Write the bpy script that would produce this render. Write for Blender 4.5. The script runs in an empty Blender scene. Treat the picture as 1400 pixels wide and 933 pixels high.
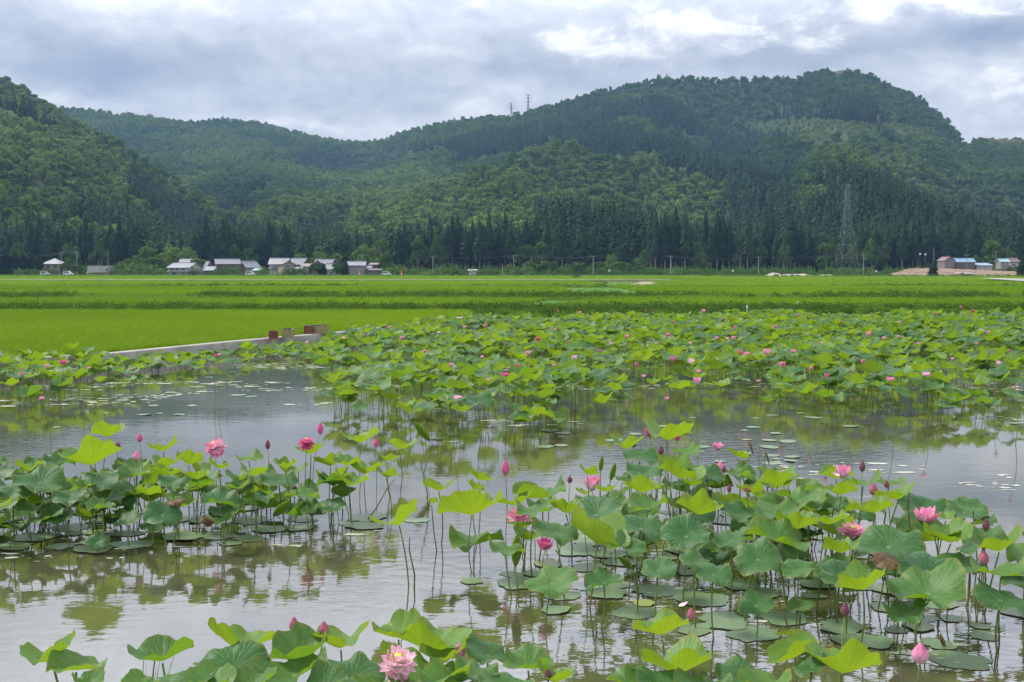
import bpy, math, random
import numpy as np
from mathutils import Matrix, Vector

random.seed(11)
RNG = np.random.default_rng(11)
R = math.radians
scene = bpy.context.scene
COL = scene.collection

# ------------------------------------------------------------------ camera
H = 2.67                       # eye height above the pond's water (z = 0)
FPX = 1556.0                   # focal length in pixels of a 1400 px wide picture
HZ = 368.0                     # row of the horizon in that picture
PITCH = math.atan((466.5 - HZ) / FPX)
cam_d = bpy.data.cameras.new('camera')
cam = bpy.data.objects.new('camera', cam_d)
COL.objects.link(cam)
cam.location = (0, 0, H)
cam.rotation_euler = (math.pi / 2 - PITCH, 0, 0)
cam_d.sensor_width = 36
cam_d.lens = FPX / 1400 * 36
cam_d.clip_start = 0.05
cam_d.clip_end = 20000
scene.camera = cam
CP, SP = math.cos(PITCH), math.sin(PITCH)


def ray(px, py):
    a = (px - 700) / FPX
    b = (466.5 - py) / FPX
    return (a, CP + b * SP, -SP + b * CP)


def at_z(px, py, z):
    d = ray(px, py)
    t = (z - H) / d[2]
    return Vector((d[0] * t, d[1] * t, z))


def at_Y(px, py, Y):
    d = ray(px, py)
    t = Y / d[1]
    return Vector((d[0] * t, Y, H + d[2] * t))


def proj(p):
    x, y, z = p[0], p[1], p[2] - H
    f = y * CP - z * SP
    u = y * SP + z * CP
    return 700 + FPX * x / f, 466.5 - FPX * u / f


def proj_np(P):
    x, y, z = P[:, 0], P[:, 1], P[:, 2] - H
    f = y * CP - z * SP
    u = y * SP + z * CP
    return 700 + FPX * x / f, 466.5 - FPX * u / f


# ------------------------------------------------------------------ helpers
def link(o, parent=None):
    COL.objects.link(o)
    if parent is not None:
        o.parent = parent
    return o


def tag(o, label=None, cat=None, group=None, kind=None):
    if label: o['label'] = label
    if cat: o['category'] = cat
    if group: o['group'] = group
    if kind: o['kind'] = kind
    return o


def empty(name, loc, rz=0.0, label=None, cat=None, group=None):
    o = bpy.data.objects.new(name, None)
    o.empty_display_size = 0.1
    o.location = loc
    o.rotation_euler = (0, 0, rz)
    link(o)
    return tag(o, label, cat, group)


class MB:
    """Collects shapes; build() links them as one mesh object."""
    def __init__(s):
        s.v, s.f, s.m = [], [], []

    def add(s, vs, fs, m=0):
        b = len(s.v)
        s.v += [tuple(v) for v in vs]
        s.f += [tuple(i + b for i in f) for f in fs]
        s.m += [m] * len(fs)
        return s

    def box(s, x0, x1, y0, y1, z0, z1, m=0):
        return s.add([(x0, y0, z0), (x1, y0, z0), (x1, y1, z0), (x0, y1, z0), (x0, y0, z1), (x1, y0, z1), (x1, y1, z1), (x0, y1, z1)],
                     [(0, 3, 2, 1), (4, 5, 6, 7), (0, 1, 5, 4), (1, 2, 6, 5), (2, 3, 7, 6), (3, 0, 4, 7)], m)

    def tube(s, pts, rad, n=6, m=0, cap=True):
        pts = [Vector(p) for p in pts]
        rs = rad if isinstance(rad, (list, tuple)) else [rad] * len(pts)
        vs, fs = [], []
        for i, p in enumerate(pts):
            d = (pts[min(i + 1, len(pts) - 1)] - pts[max(i - 1, 0)]).normalized()
            a = Vector((1, 0, 0)) if abs(d.x) < 0.8 else Vector((0, 1, 0))
            u = d.cross(a).normalized(); w = d.cross(u)
            for k in range(n):
                t = 2 * math.pi * k / n
                vs.append(p + (u * math.cos(t) + w * math.sin(t)) * rs[i])
        for i in range(len(pts) - 1):
            for k in range(n):
                fs.append((i * n + k, i * n + (k + 1) % n, (i + 1) * n + (k + 1) % n, (i + 1) * n + k))
        if cap:
            fs.append(tuple(range(n))[::-1]); fs.append(tuple((len(pts) - 1) * n + k for k in range(n)))
        return s.add(vs, fs, m)

    def lathe(s, prof, n=16, c=(0, 0, 0), m=0):
        vs, fs = [], []
        for r, z in prof:
            for k in range(n):
                t = 2 * math.pi * k / n
                vs.append((c[0] + r * math.cos(t), c[1] + r * math.sin(t), c[2] + z))
        for i in range(len(prof) - 1):
            for k in range(n):
                fs.append((i * n + k, i * n + (k + 1) % n, (i + 1) * n + (k + 1) % n, (i + 1) * n + k))
        fs.append(tuple(range(n))[::-1]); fs.append(tuple((len(prof) - 1) * n + k for k in range(n)))
        return s.add(vs, fs, m)

    def mesh(s, name, mats, smooth=False):
        me = bpy.data.meshes.new(name)
        me.from_pydata(s.v, [], s.f)
        for m in (mats if isinstance(mats, (list, tuple)) else [mats]):
            me.materials.append(m)
        if any(s.m):
            me.polygons.foreach_set('material_index', s.m)
        if smooth:
            me.polygons.foreach_set('use_smooth', [True] * len(me.polygons))
        me.update()
        return me

    def build(s, name, mats, parent=None, smooth=False):
        return link(bpy.data.objects.new(name, s.mesh(name, mats, smooth)), parent)


def np_mesh(name, V, F, mats, smooth=True, midx=None):
    """Mesh from numpy arrays; F is (n,4) quads (or (n,3))."""
    me = bpy.data.meshes.new(name)
    k = F.shape[1]
    me.vertices.add(len(V)); me.vertices.foreach_set('co', np.ascontiguousarray(V, dtype=np.float32).ravel())
    me.loops.add(F.size); me.loops.foreach_set('vertex_index', np.ascontiguousarray(F, dtype=np.int32).ravel())
    me.polygons.add(len(F)); me.polygons.foreach_set('loop_start', np.arange(0, F.size, k, dtype=np.int32))
    for m in (mats if isinstance(mats, (list, tuple)) else [mats]):
        me.materials.append(m)
    if midx is not None:
        me.polygons.foreach_set('material_index', np.asarray(midx, dtype=np.int32))
    me.polygons.foreach_set('use_smooth', np.full(len(F), smooth, dtype=bool))
    me.update(calc_edges=True)
    me.validate()
    return me


def vattr(me, name, typ, data):
    a = me.attributes.new(name, typ, 'POINT')
    key = 'vector' if typ == 'FLOAT_VECTOR' else 'value'
    a.data.foreach_set(key, np.ascontiguousarray(data, dtype=np.int32 if typ == 'INT' else np.float32).ravel())


def fbm(x, y, seed=0, octaves=4, base=1.0):
    """cheap value noise, numpy, about -1..1"""
    out = np.zeros_like(x, dtype=np.float64); amp = 1.0; tot = 0
    for o in range(octaves):
        f = base * 2 ** o
        xx, yy = x * f + seed * 17.3 + o * 5.1, y * f - seed * 9.7 + o * 3.3
        xi, yi = np.floor(xx).astype(np.int64), np.floor(yy).astype(np.int64)
        fx, fy = xx - xi, yy - yi
        fx, fy = fx * fx * (3 - 2 * fx), fy * fy * (3 - 2 * fy)

        def h(i, j):
            n = (i * 374761393 + j * 668265263 + (seed + o) * 974711) & 0x7fffffff
            n = ((n ^ (n >> 13)) * 1274126177) & 0x7fffffff
            return ((n ^ (n >> 16)) & 0xffff) / 32767.5 - 1.0
        v = (h(xi, yi) * (1 - fx) + h(xi + 1, yi) * fx) * (1 - fy) + (h(xi, yi + 1) * (1 - fx) + h(xi + 1, yi + 1) * fx) * fy
        out += v * amp; tot += amp; amp *= 0.5
    return out / tot


def in_poly(px, py, poly):
    px, py = np.asarray(px, float), np.asarray(py, float)
    c = np.zeros(px.shape, bool)
    n = len(poly)
    for i in range(n):
        x0, y0 = poly[i]; x1, y1 = poly[(i + 1) % n]
        if y0 == y1:
            continue
        hit = ((y0 > py) != (y1 > py)) & (px < (x1 - x0) * (py - y0) / (y1 - y0) + x0)
        c ^= hit
    return c


ONES = 'zeroth first second third fourth fifth sixth seventh eighth ninth tenth eleventh twelfth thirteenth fourteenth fifteenth sixteenth seventeenth eighteenth nineteenth'.split()
TENS = {20: 'twent', 30: 'thirt', 40: 'fort', 50: 'fift', 60: 'sixt', 70: 'sevent', 80: 'eight', 90: 'ninet'}


def nth(n):
    if n < 20: return ONES[n]
    t, o = n // 10 * 10, n % 10
    return TENS[t] + ('ieth' if o == 0 else 'y-' + ONES[o])


# ------------------------------------------------------------------ node helpers
def nd(nt, typ, ins=None, **props):
    n = nt.nodes.new(typ)
    for k, v in props.items():
        setattr(n, k, v)
    for k, v in (ins or {}).items():
        if isinstance(v, bpy.types.NodeSocket):
            nt.links.new(v, n.inputs[k])
        else:
            n.inputs[k].default_value = v
    return n


def mt(nt, op, a, b=None, c=None, clamp=False):
    ins = {0: a}
    if b is not None: ins[1] = b
    if c is not None: ins[2] = c
    n = nd(nt, 'ShaderNodeMath', ins, operation=op)
    n.use_clamp = clamp
    return n.outputs[0]


def vm(nt, op, a, b=None):
    ins = {0: a}
    if b is not None: ins[1] = b
    n = nd(nt, 'ShaderNodeVectorMath', ins, operation=op)
    return n.outputs['Value'] if op in ('DOT_PRODUCT', 'LENGTH') else n.outputs[0]


def mixc(nt, f, a, b):
    n = nt.nodes.new('ShaderNodeMix'); n.data_type = 'RGBA'
    for i, v in ((0, f), (6, a), (7, b)):
        if isinstance(v, bpy.types.NodeSocket): nt.links.new(v, n.inputs[i])
        else: n.inputs[i].default_value = v if i == 0 else (tuple(v) + (1,))[:4]
    return n.outputs[2]


def smooth(nt, v, lo, hi):
    n = nd(nt, 'ShaderNodeMapRange', {0: v, 1: lo, 2: hi, 3: 0.0, 4: 1.0}, interpolation_type='SMOOTHSTEP')
    return n.outputs[0]


def noise(nt, vec, scale, detail=4, rough=0.55, dist=0.0):
    ins = {'Scale': scale, 'Detail': detail, 'Roughness': rough, 'Distortion': dist}
    if vec is not None: ins['Vector'] = vec
    return nd(nt, 'ShaderNodeTexNoise', ins)


def newmat(name):
    m = bpy.data.materials.new(name); m.use_nodes = True
    nt = m.node_tree; nt.nodes.clear()
    out = nt.nodes.new('ShaderNodeOutputMaterial')
    return m, nt, out


def surf(nt, out, sh):
    nt.links.new(sh, out.inputs['Surface'])


def principled(nt, col, rough=0.6, spec=0.5, **kw):
    p = nt.nodes.new('ShaderNodeBsdfPrincipled')
    for k, v in {'Base Color': col, 'Roughness': rough, 'Specular IOR Level': spec, **kw}.items():
        if isinstance(v, bpy.types.NodeSocket): nt.links.new(v, p.inputs[k])
        elif k == 'Base Color': p.inputs[k].default_value = (tuple(v) + (1,))[:4]
        else: p.inputs[k].default_value = v
    return p.outputs[0]


def objco(nt):
    return nd(nt, 'ShaderNodeTexCoord').outputs['Object']


def posn(nt):
    return nd(nt, 'ShaderNodeNewGeometry').outputs['Position']


def rough_mat(name, c1, c2, scale=3.0, rough=0.8, spec=0.3, bump=0.0, world=False, dirt=None):
    """two-tone mottled surface"""
    m, nt, out = newmat(name)
    co = posn(nt) if world else objco(nt)
    n = noise(nt, co, scale, 6, 0.6)
    f = smooth(nt, n.outputs[0], 0.3, 0.7)
    col = mixc(nt, f, c1, c2)
    if dirt is not None:
        n2 = noise(nt, co, scale * 0.23, 5, 0.65)
        col = mixc(nt, smooth(nt, n2.outputs[0], 0.52, 0.72), col, dirt)
    kw = {}
    if bump:
        kw['Normal'] = nd(nt, 'ShaderNodeBump', {'Height': n.outputs[0], 'Strength': bump, 'Distance': 0.02}).outputs[0]
    surf(nt, out, principled(nt, col, rough, spec, **kw))
    return m


def foliage_mat(name, c_dark, c_light, src, trans=0.3, tcol=(0.2, 0.32, 0.03), rough=0.55):
    """leaf clumps: tint 0..1 between the two colours, taken per object, per instance or per point"""
    m, nt, out = newmat(name)
    if src == 'obj':
        t = nd(nt, 'ShaderNodeSeparateColor', {0: nd(nt, 'ShaderNodeObjectInfo').outputs['Color']}).outputs[0]
    else:
        t = nd(nt, 'ShaderNodeAttribute', attribute_name='tint', attribute_type='INSTANCER' if src == 'inst' else 'GEOMETRY').outputs['Fac']
    n = noise(nt, objco(nt), 7.0, 3, 0.6)
    f = mt(nt, 'ADD', t, mt(nt, 'MULTIPLY', mt(nt, 'SUBTRACT', n.outputs[0], 0.5), 0.7), clamp=True)
    col = mixc(nt, f, c_dark, c_light)
    p = principled(nt, col, rough + .15, 0.08)
    tr = nd(nt, 'ShaderNodeBsdfTranslucent', {0: mixc(nt, 0.45, col, tcol)}).outputs[0]
    surf(nt, out, nd(nt, 'ShaderNodeMixShader', {0: trans, 1: p, 2: tr}).outputs[0])
    return m


# ------------------------------------------------------------------ instance scatter for uncountable stuff
def scatter(name, pts, rotz, scl, idx, tint, protos, label, cat, tilt=None):
    me = bpy.data.meshes.new(name)
    n = len(pts)
    me.vertices.add(n); me.vertices.foreach_set('co', np.ascontiguousarray(pts, dtype=np.float32).ravel())
    rot = np.zeros((n, 3)); rot[:, 2] = rotz
    if tilt is not None: rot[:, :2] = tilt
    scl = np.asarray(scl, float)
    if scl.ndim == 1: scl = np.repeat(scl[:, None], 3, 1)
    vattr(me, 'rot', 'FLOAT_VECTOR', rot); vattr(me, 'scl', 'FLOAT_VECTOR', scl)
    vattr(me, 'idx', 'INT', idx); vattr(me, 'tint', 'FLOAT', tint)
    o = link(bpy.data.objects.new(name, me))
    c = bpy.data.collections.new(name + '_kinds')
    for i, p in enumerate(protos):
        c.objects.link(bpy.data.objects.new(f'{name}_kind_{i:02d}', p))
    ng = bpy.data.node_groups.new(name + '_scatter', 'GeometryNodeTree')
    ng.interface.new_socket('Geometry', in_out='INPUT', socket_type='NodeSocketGeometry')
    ng.interface.new_socket('Geometry', in_out='OUTPUT', socket_type='NodeSocketGeometry')
    gi, go = ng.nodes.new('NodeGroupInput'), ng.nodes.new('NodeGroupOutput')
    ci = ng.nodes.new('GeometryNodeCollectionInfo')
    ci.inputs['Collection'].default_value = c
    ci.inputs['Separate Children'].default_value = True
    ci.inputs['Reset Children'].default_value = True
    iop = ng.nodes.new('GeometryNodeInstanceOnPoints')
    iop.inputs['Pick Instance'].default_value = True

    def na(nm, t):
        x = ng.nodes.new('GeometryNodeInputNamedAttribute'); x.data_type = t
        x.inputs['Name'].default_value = nm
        return [s for s in x.outputs if s.enabled][0]
    L = ng.links.new
    L(gi.outputs[0], iop.inputs['Points']); L(ci.outputs[0], iop.inputs['Instance'])
    L(na('idx', 'INT'), iop.inputs['Instance Index'])
    L(na('rot', 'FLOAT_VECTOR'), iop.inputs['Rotation'])
    L(na('scl', 'FLOAT_VECTOR'), iop.inputs['Scale'])
    L(iop.outputs[0], go.inputs[0])
    md = o.modifiers.new('scatter', 'NODES'); md.node_group = ng
    tag(o, label, cat, kind='stuff')
    return o
# ------------------------------------------------------------------ exposure and light levels
SKY_UP, SUN_E, EXPOSURE, LEAF_TRANS, HAZE = 2.7, 5.0, 0.10, 0.40, 0.00010
# ------------------------------------------------------------------ sky and light
SUN_EL, SUN_AZ = R(52), R(-62)      # azimuth from +Y (view direction), negative = to the left
world = bpy.data.worlds.new('World'); scene.world = world
world.use_nodes = True
wt = world.node_tree; wt.nodes.clear()
wo = wt.nodes.new('ShaderNodeOutputWorld')
sky = nd(wt, 'ShaderNodeTexSky', sky_type='NISHITA', sun_disc=False)
sky.sun_elevation = SUN_EL; sky.sun_rotation = SUN_AZ
sky.air_density = 1.0; sky.dust_density = 2.0
bg_sky = nd(wt, 'ShaderNodeBackground', {0: sky.outputs[0], 1: 0.10}).outputs[0]
dirv = nd(wt, 'ShaderNodeTexCoord').outputs['Generated']
sx = nd(wt, 'ShaderNodeSeparateXYZ', {0: dirv})
az = mt(wt, 'ARCTAN2', sx.outputs[0], sx.outputs[1])
el = mt(wt, 'ARCSINE', sx.outputs[2])
ae = nd(wt, 'ShaderNodeCombineXYZ', {0: az, 1: el, 2: 0.0}).outputs[0]
# soft warp so that the cloud masses have ragged edges
wn = noise(wt, vm(wt, 'MULTIPLY', ae, (7.0, 15.0, 1.0)), 1.0, 6, 0.6)
warp = vm(wt, 'MULTIPLY', vm(wt, 'SUBTRACT', wn.outputs[1], (0.5, 0.5, 0.5)), (0.13, 0.07, 0.0))
aw = vm(wt, 'ADD', ae, warp)


def blob(cx, cy, wx, wy, amp, src=None):
    c = ((cx - 700) / FPX, (HZ - cy) / FPX, 0.0)
    d = vm(wt, 'MULTIPLY', vm(wt, 'SUBTRACT', src or aw, c), (FPX / wx, FPX / wy, 0.0))
    e = mt(wt, 'POWER', 2.71828, mt(wt, 'MULTIPLY', vm(wt, 'DOT_PRODUCT', d, d), -1.0))
    return mt(wt, 'MULTIPLY', e, amp)


def total(lst):
    s = lst[0]
    for x in lst[1:]:
        s = mt(wt, 'ADD', s, x)
    return s


n1 = noise(wt, vm(wt, 'MULTIPLY', aw, (5.0, 13.0, 1.0)), 1.0, 7, 0.55).outputs[0]
n3 = noise(wt, vm(wt, 'MULTIPLY', ae, (16.0, 30.0, 1.0)), 1.0, 8, 0.6, 0.3).outputs[0]
lum = mt(wt, 'ADD', mt(wt, 'MULTIPLY', mt(wt, 'SUBTRACT', n1, 0.5), 0.65), 0.70)
lum = mt(wt, 'ADD', lum, mt(wt, 'MULTIPLY', mt(wt, 'SUBTRACT', n3, 0.5), 0.75))
lum = mt(wt, 'ADD', lum, total([
    blob(170, 118, 150, 36, -0.36), blob(330, 95, 170, 30, -0.18), blob(520, 150, 120, 24, -0.14), blob(60, 60, 160, 40, -0.08),
    blob(1000, 100, 180, 22, -0.16), blob(1250, 84, 200, 20, -0.40), blob(1390, 60, 90, 40, -0.22), blob(700, 105, 120, 26, -0.16),
    blob(1060, 60, 60, 28, -0.22), blob(760, 60, 60, 30, -0.08), blob(430, 40, 160, 30, -0.10),
    blob(160, 150, 130, 16, 0.16), blob(430, 178, 110, 16, 0.20), blob(620, 150, 70, 20, 0.10), blob(560, 80, 110, 30, 0.10),
    blob(1330, 130, 90, 26, 0.12), blob(120, 20, 120, 22, 0.12)]))
# cumulus heads with crisp lit edges
n2 = noise(wt, vm(wt, 'MULTIPLY', ae, (20.0, 30.0, 1.0)), 1.0, 7, 0.58, 0.5).outputs[0]
cm = total([blob(850, 62, 125, 42, 1.0), blob(980, 45, 70, 36, 0.8), blob(1180, 35, 130, 42, 1.0), blob(1345, 30, 90, 30, 0.75), blob(1310, 148, 42, 22, 0.9),
            blob(1100, 82, 36, 16, 0.6), blob(1380, 165, 50, 20, 0.6)])
n2b = noise(wt, vm(wt, 'ADD', vm(wt, 'MULTIPLY', ae, (20.0, 30.0, 1.0)), (0.10, 0.26, 0.0)), 1.0, 7, 0.58, 0.5).outputs[0]
shade = mt(wt, 'MULTIPLY', mt(wt, 'SUBTRACT', n2, n2b), 1.0)          # billows: lit heads, grey bases
cum = smooth(wt, mt(wt, 'ADD', mt(wt, 'MULTIPLY', cm, 0.55), n2), 0.76, 0.98)
lum = mt(wt, 'ADD', lum, mt(wt, 'ADD', mt(wt, 'MULTIPLY', cum, 0.17), mt(wt, 'MULTIPLY', shade, mt(wt, 'ADD', mt(wt, 'MULTIPLY', cum, 0.9), 0.35))))
ramp = nd(wt, 'ShaderNodeValToRGB', {0: lum})
cr = ramp.color_ramp
for e, (p, c) in zip([cr.elements[0], cr.elements[1], cr.elements.new(0.45), cr.elements.new(0.72)],
                     [(0.12, (0.30, 0.36, 0.48)), (1.0, (0.76, 0.775, 0.83)), (0.45, (0.455, 0.495, 0.58)), (0.72, (0.65, 0.67, 0.73))]):
    e.position = p; e.color = c + (1,)
up = mt(wt, 'MULTIPLY', smooth(wt, el, 0.165, 0.40), mt(wt, 'SUBTRACT', 1.0, mt(wt, 'MULTIPLY', smooth(wt, el, 0.42, 0.85), 0.95)))
upl = mt(wt, 'ADD', mt(wt, 'MULTIPLY', up, SKY_UP), 1.0)
bg_cloud = nd(wt, 'ShaderNodeBackground', {0: mixc(wt, up, ramp.outputs[0], vm(wt, 'MULTIPLY', ramp.outputs[0], (0.95, 0.97, 1.04))), 1: upl}).outputs[0]
cover = smooth(wt, n1, 0.0, 0.22)
ms = nd(wt, 'ShaderNodeMixShader', {0: mt(wt, 'MULTIPLY', cover, 0.96), 1: bg_sky, 2: bg_cloud}).outputs[0]
wt.links.new(ms, wo.inputs['Surface'])

sun_d = bpy.data.lights.new('sun', 'SUN')
sun_d.energy = SUN_E; sun_d.angle = R(11); sun_d.color = (1.0, 0.95, 0.86)
sun = link(bpy.data.objects.new('sun', sun_d))
sd = Vector((math.sin(SUN_AZ) * math.cos(SUN_EL), math.cos(SUN_AZ) * math.cos(SUN_EL), math.sin(SUN_EL)))
sun.rotation_euler = (-sd).to_track_quat('-Z', 'Y').to_euler()
sun.location = (0, 0, 400)

vs = scene.view_settings
vs.view_transform = 'Standard'; vs.look = 'None'; vs.gamma = 1.0; vs.exposure = EXPOSURE
vs.use_curve_mapping = False

# ------------------------------------------------------------------ ground and water
WALL = [(-24.0, 16.0), (-17.0, 24.0), (-12.9, 28.7), (-10.86, 31.0), (-8.65, 36.4), (-5.72, 42.4), (-1.79, 55.7)]
GZ = 0.15
_wy = np.array([p[1] for p in WALL]); _wx = np.array([p[0] for p in WALL])


def wall_x(y):
    return np.interp(y, _wy, _wx)


def far_edge(x):
    return 55.7 + 0.03 * (np.asarray(x) + 1.8)


def in_pond(x, y, m=0.0):
    x, y = np.asarray(x, float), np.asarray(y, float)
    return (y > 3.4 + m) & (y < far_edge(x) - m) & (x > wall_x(y) + m) & (x < 60)


def grid_lines(a, b, fine, lo, hi, k):
    core = np.arange(a, b, fine)
    left = a - np.cumsum(np.geomspace(fine * 1.2, (a - lo) * 0.25, k)) if lo < a else np.array([])
    right = core[-1] + np.cumsum(np.geomspace(fine * 1.2, (hi - b) * 0.25, k))
    return np.concatenate([left[left > lo][::-1], [] if lo >= a else [], core, right[right < hi], [hi]])


gx = np.concatenate([[-9000, -4000, -1800, -900, -400, -200, -110, -75], np.arange(-60, 66, 0.7), [75, 110, 200, 400, 900, 1800, 4000, 9000]])
gy = np.concatenate([[-3000, -500, -60, -15], np.arange(-6, 62, 0.7), np.geomspace(64, 600, 40), [800, 1500, 3000, 7000, 15000]])
X, Y = np.meshgrid(gx, gy)
Z = np.full(X.shape, GZ) + 0.03 * fbm(X, Y, 3, 3, 0.5)
Z = np.where(Y < 3.4, 0.9 - 0.02 * np.clip(Y, 0, 3), Z)
Z = np.where(in_pond(X, Y, 0.35), -0.6, Z)
nx, ny = len(gx), len(gy)
I = np.arange(nx * ny).reshape(ny, nx)
F = np.stack([I[:-1, :-1], I[:-1, 1:], I[1:, 1:], I[1:, :-1]], -1).reshape(-1, 4)
m_ground, nt, out = newmat('meadow_ground')
pn = posn(nt)
n = noise(nt, pn, 0.35, 6, 0.65); n_b = noise(nt, pn, 9.0, 4, 0.7)
c = mixc(nt, smooth(nt, n.outputs[0], 0.35, 0.65), (0.055, 0.12, 0.018), (0.12, 0.20, 0.03))
c = mixc(nt, smooth(nt, n_b.outputs[0], 0.35, 0.8), c, (0.09, 0.11, 0.03))
surf(nt, out, principled(nt, c, 0.9, 0.2, Normal=nd(nt, 'ShaderNodeBump', {'Height': n_b.outputs[0], 'Strength': 0.6, 'Distance': 0.1}).outputs[0]))
ground = link(bpy.data.objects.new('ground', np_mesh('ground', np.stack([X, Y, Z], -1).reshape(-1, 3), F, m_ground)))
tag(ground, kind='structure')

m_water, nt, out = newmat('pond_water')
pn = posn(nt)
n_a = noise(nt, vm(nt, 'MULTIPLY', pn, (1.0, 1.6, 1.0)), 5.0, 3, 0.5)
n_c = noise(nt, vm(nt, 'MULTIPLY', pn, (1.0, 2.2, 1.0)), 1.3, 3, 0.5)
patch = smooth(nt, noise(nt, vm(nt, 'MULTIPLY', pn, (0.6, 1.0, 1.0)), 0.16, 3, 0.5).outputs[0], 0.40, 0.62)
hgt = mt(nt, 'ADD', mt(nt, 'MULTIPLY', n_a.outputs[0], mt(nt, 'ADD', mt(nt, 'MULTIPLY', patch, 0.75), 0.06)), mt(nt, 'MULTIPLY', n_c.outputs[0], 0.17))
bmp = nd(nt, 'ShaderNodeBump', {'Height': hgt, 'Strength': 0.16, 'Distance': 0.032}).outputs[0]
murk = mixc(nt, smooth(nt, noise(nt, pn, 0.5, 5, 0.6).outputs[0], 0.3, 0.7), (0.048, 0.048, 0.026), (0.070, 0.067, 0.040))
surf(nt, out, principled(nt, murk, 0.035, 0.5, IOR=1.9, Normal=bmp))
# one sheet cut to the pond's outline
wl = [(wall_x(y) + 0.02, y) for y in np.linspace(3.0, 55.7, 60)]
wr = [(60.0, float(far_edge(60.0))), (60.0, 3.0)]
mb = MB(); mb.add([(x, y, 0.0) for x, y in wl + wr], [tuple(range(len(wl) + 2))[::-1]])
water = mb.build('water', m_water); tag(water, kind='structure')
if water.data.polygons[0].normal.z < 0:
    water.data.flip_normals()

# ------------------------------------------------------------------ concrete wall and the crates on it
m_conc = rough_mat('weathered_concrete', (0.27, 0.25, 0.225), (0.37, 0.35, 0.315), 2.5, 0.85, 0.25, 0.35, True, (0.20, 0.19, 0.165))
mb = MB(); T = 0.34
pts = WALL
prs = []
for i, p in enumerate(pts):
    a = Vector(pts[max(i - 1, 0)]); b = Vector(pts[min(i + 1, len(pts) - 1)])
    d = (b - a).normalized(); nl = Vector((-d.y, d.x))
    prs.append((Vector(p), Vector(p) + nl * T))
vs_ = []
for q, l in prs:
    vs_ += [(q.x, q.y, -0.6), (q.x, q.y, 0.36), (q.x - (q.x - l.x) * 0.06, q.y - (q.y - l.y) * 0.06, 0.38),
            (l.x - (l.x - q.x) * 0.06, l.y - (l.y - q.y) * 0.06, 0.38), (l.x, l.y, 0.36), (l.x, l.y, -0.6)]
fs_ = []
for i in range(len(prs) - 1):
    for k in range(5):
        fs_.append((i * 6 + k, (i + 1) * 6 + k, (i + 1) * 6 + k + 1, i * 6 + k + 1))
fs_ += [(0, 1, 2, 3, 4, 5), tuple((len(prs) - 1) * 6 + k for k in range(5, -1, -1))]
mb.add(vs_, fs_)
wall = mb.build('retaining_wall', m_conc)
tag(wall, 'low grey concrete wall between the rice paddy and the lotus pond', 'wall')


def plastic(name, c):
    return rough_mat(name, c, tuple(x * 0.8 for x in c), 6, 0.45, 0.4, 0.0, False, tuple(x * 0.65 + 0.03 for x in c))


m_red = plastic('faded_red_plastic', (0.16, 0.035, 0.04)); m_beige = plastic('faded_cream_plastic', (0.30, 0.265, 0.13)); m_dark = plastic('black_netting', (0.03, 0.035, 0.03))


def crate(px, py, m, rz, label, w=0.46, d=0.36, h=0.30, fill=True):
    p = at_z(px, py, 0.38)
    t = empty('harvest_crate', p, rz, label, 'crate', 'plastic harvest crates on the wall')
    mb = MB()
    x, y = w / 2, d / 2
    mb.box(-x, x, -y, y, 0.0, 0.02)
    for s in (-1, 1):
        for z0, z1 in ((0.0, 0.05), (0.08, 0.12), (0.15, 0.19), (0.22, 0.255)):
            mb.box(-x, x, s * y - 0.008, s * y + 0.008, z0 + 0.002, z1)
            mb.box(s * x - 0.008, s * x + 0.008, -y + 0.009, y - 0.009, z0 + 0.002, z1)
        for k in range(7):
            xx = -x + w * k / 6
            mb.box(xx - 0.014, xx + 0.014, s * y - 0.011, s * y + 0.011, 0.004, h - 0.021)
        for k in range(1, 5):
            yy = -y + d * k / 5
            mb.box(s * x - 0.011, s * x + 0.011, yy - 0.014, yy + 0.014, 0.004, h - 0.021)
    mb.build('slatted_box', m, t)
    r = MB()
    for s in (-1, 1):
        r.box(-x - 0.018, x + 0.018, s * (y + 0.004) - 0.014, s * (y + 0.004) + 0.014, h - 0.02, h)
        r.box(s * (x + 0.004) - 0.014, s * (x + 0.004) + 0.014, -y + 0.011, y - 0.011, h - 0.0205, h - 0.0005)
    r.build('rim', m, t)
    if fill:
        f = MB()
        for k in range(26):
            q = (random.uniform(-x * .8, x * .8), random.uniform(-y * .8, y * .8), h - 0.05)
            f.tube([q, (q[0] + random.uniform(-.1, .1), q[1] + random.uniform(-.1, .1), h + random.uniform(0, .05)), (q[0] + random.uniform(-.2, .2), q[1] + random.uniform(-.1, .1), h + random.uniform(-.03, .05))], 0.008, 4)
        f.build('cut_stalks', m_dark, t)
    return t


WA = math.atan2(42.4 - 36.4, -5.72 + 8.65) - math.pi / 2
crate(423, 456.6, m_red, 0.0, 'faded red plastic crate touching a cream crate on the wall', 0.30, .32, .27)
crate(438.5, 456.2, m_beige, 0.0, 'wide cream slatted crate right of the red crate on the wall', 0.50, .32, .27)
crate(394, 461.5, m_beige, 0.05, 'narrow cream crate half hidden behind a lotus leaf on the wall', 0.34, .32, .27)
crate(374, 463.0, m_red, 0.1, 'red crate tucked behind a lotus leaf at the wall, nearest the camera', 0.24, 0.3, 0.24, False)
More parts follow.
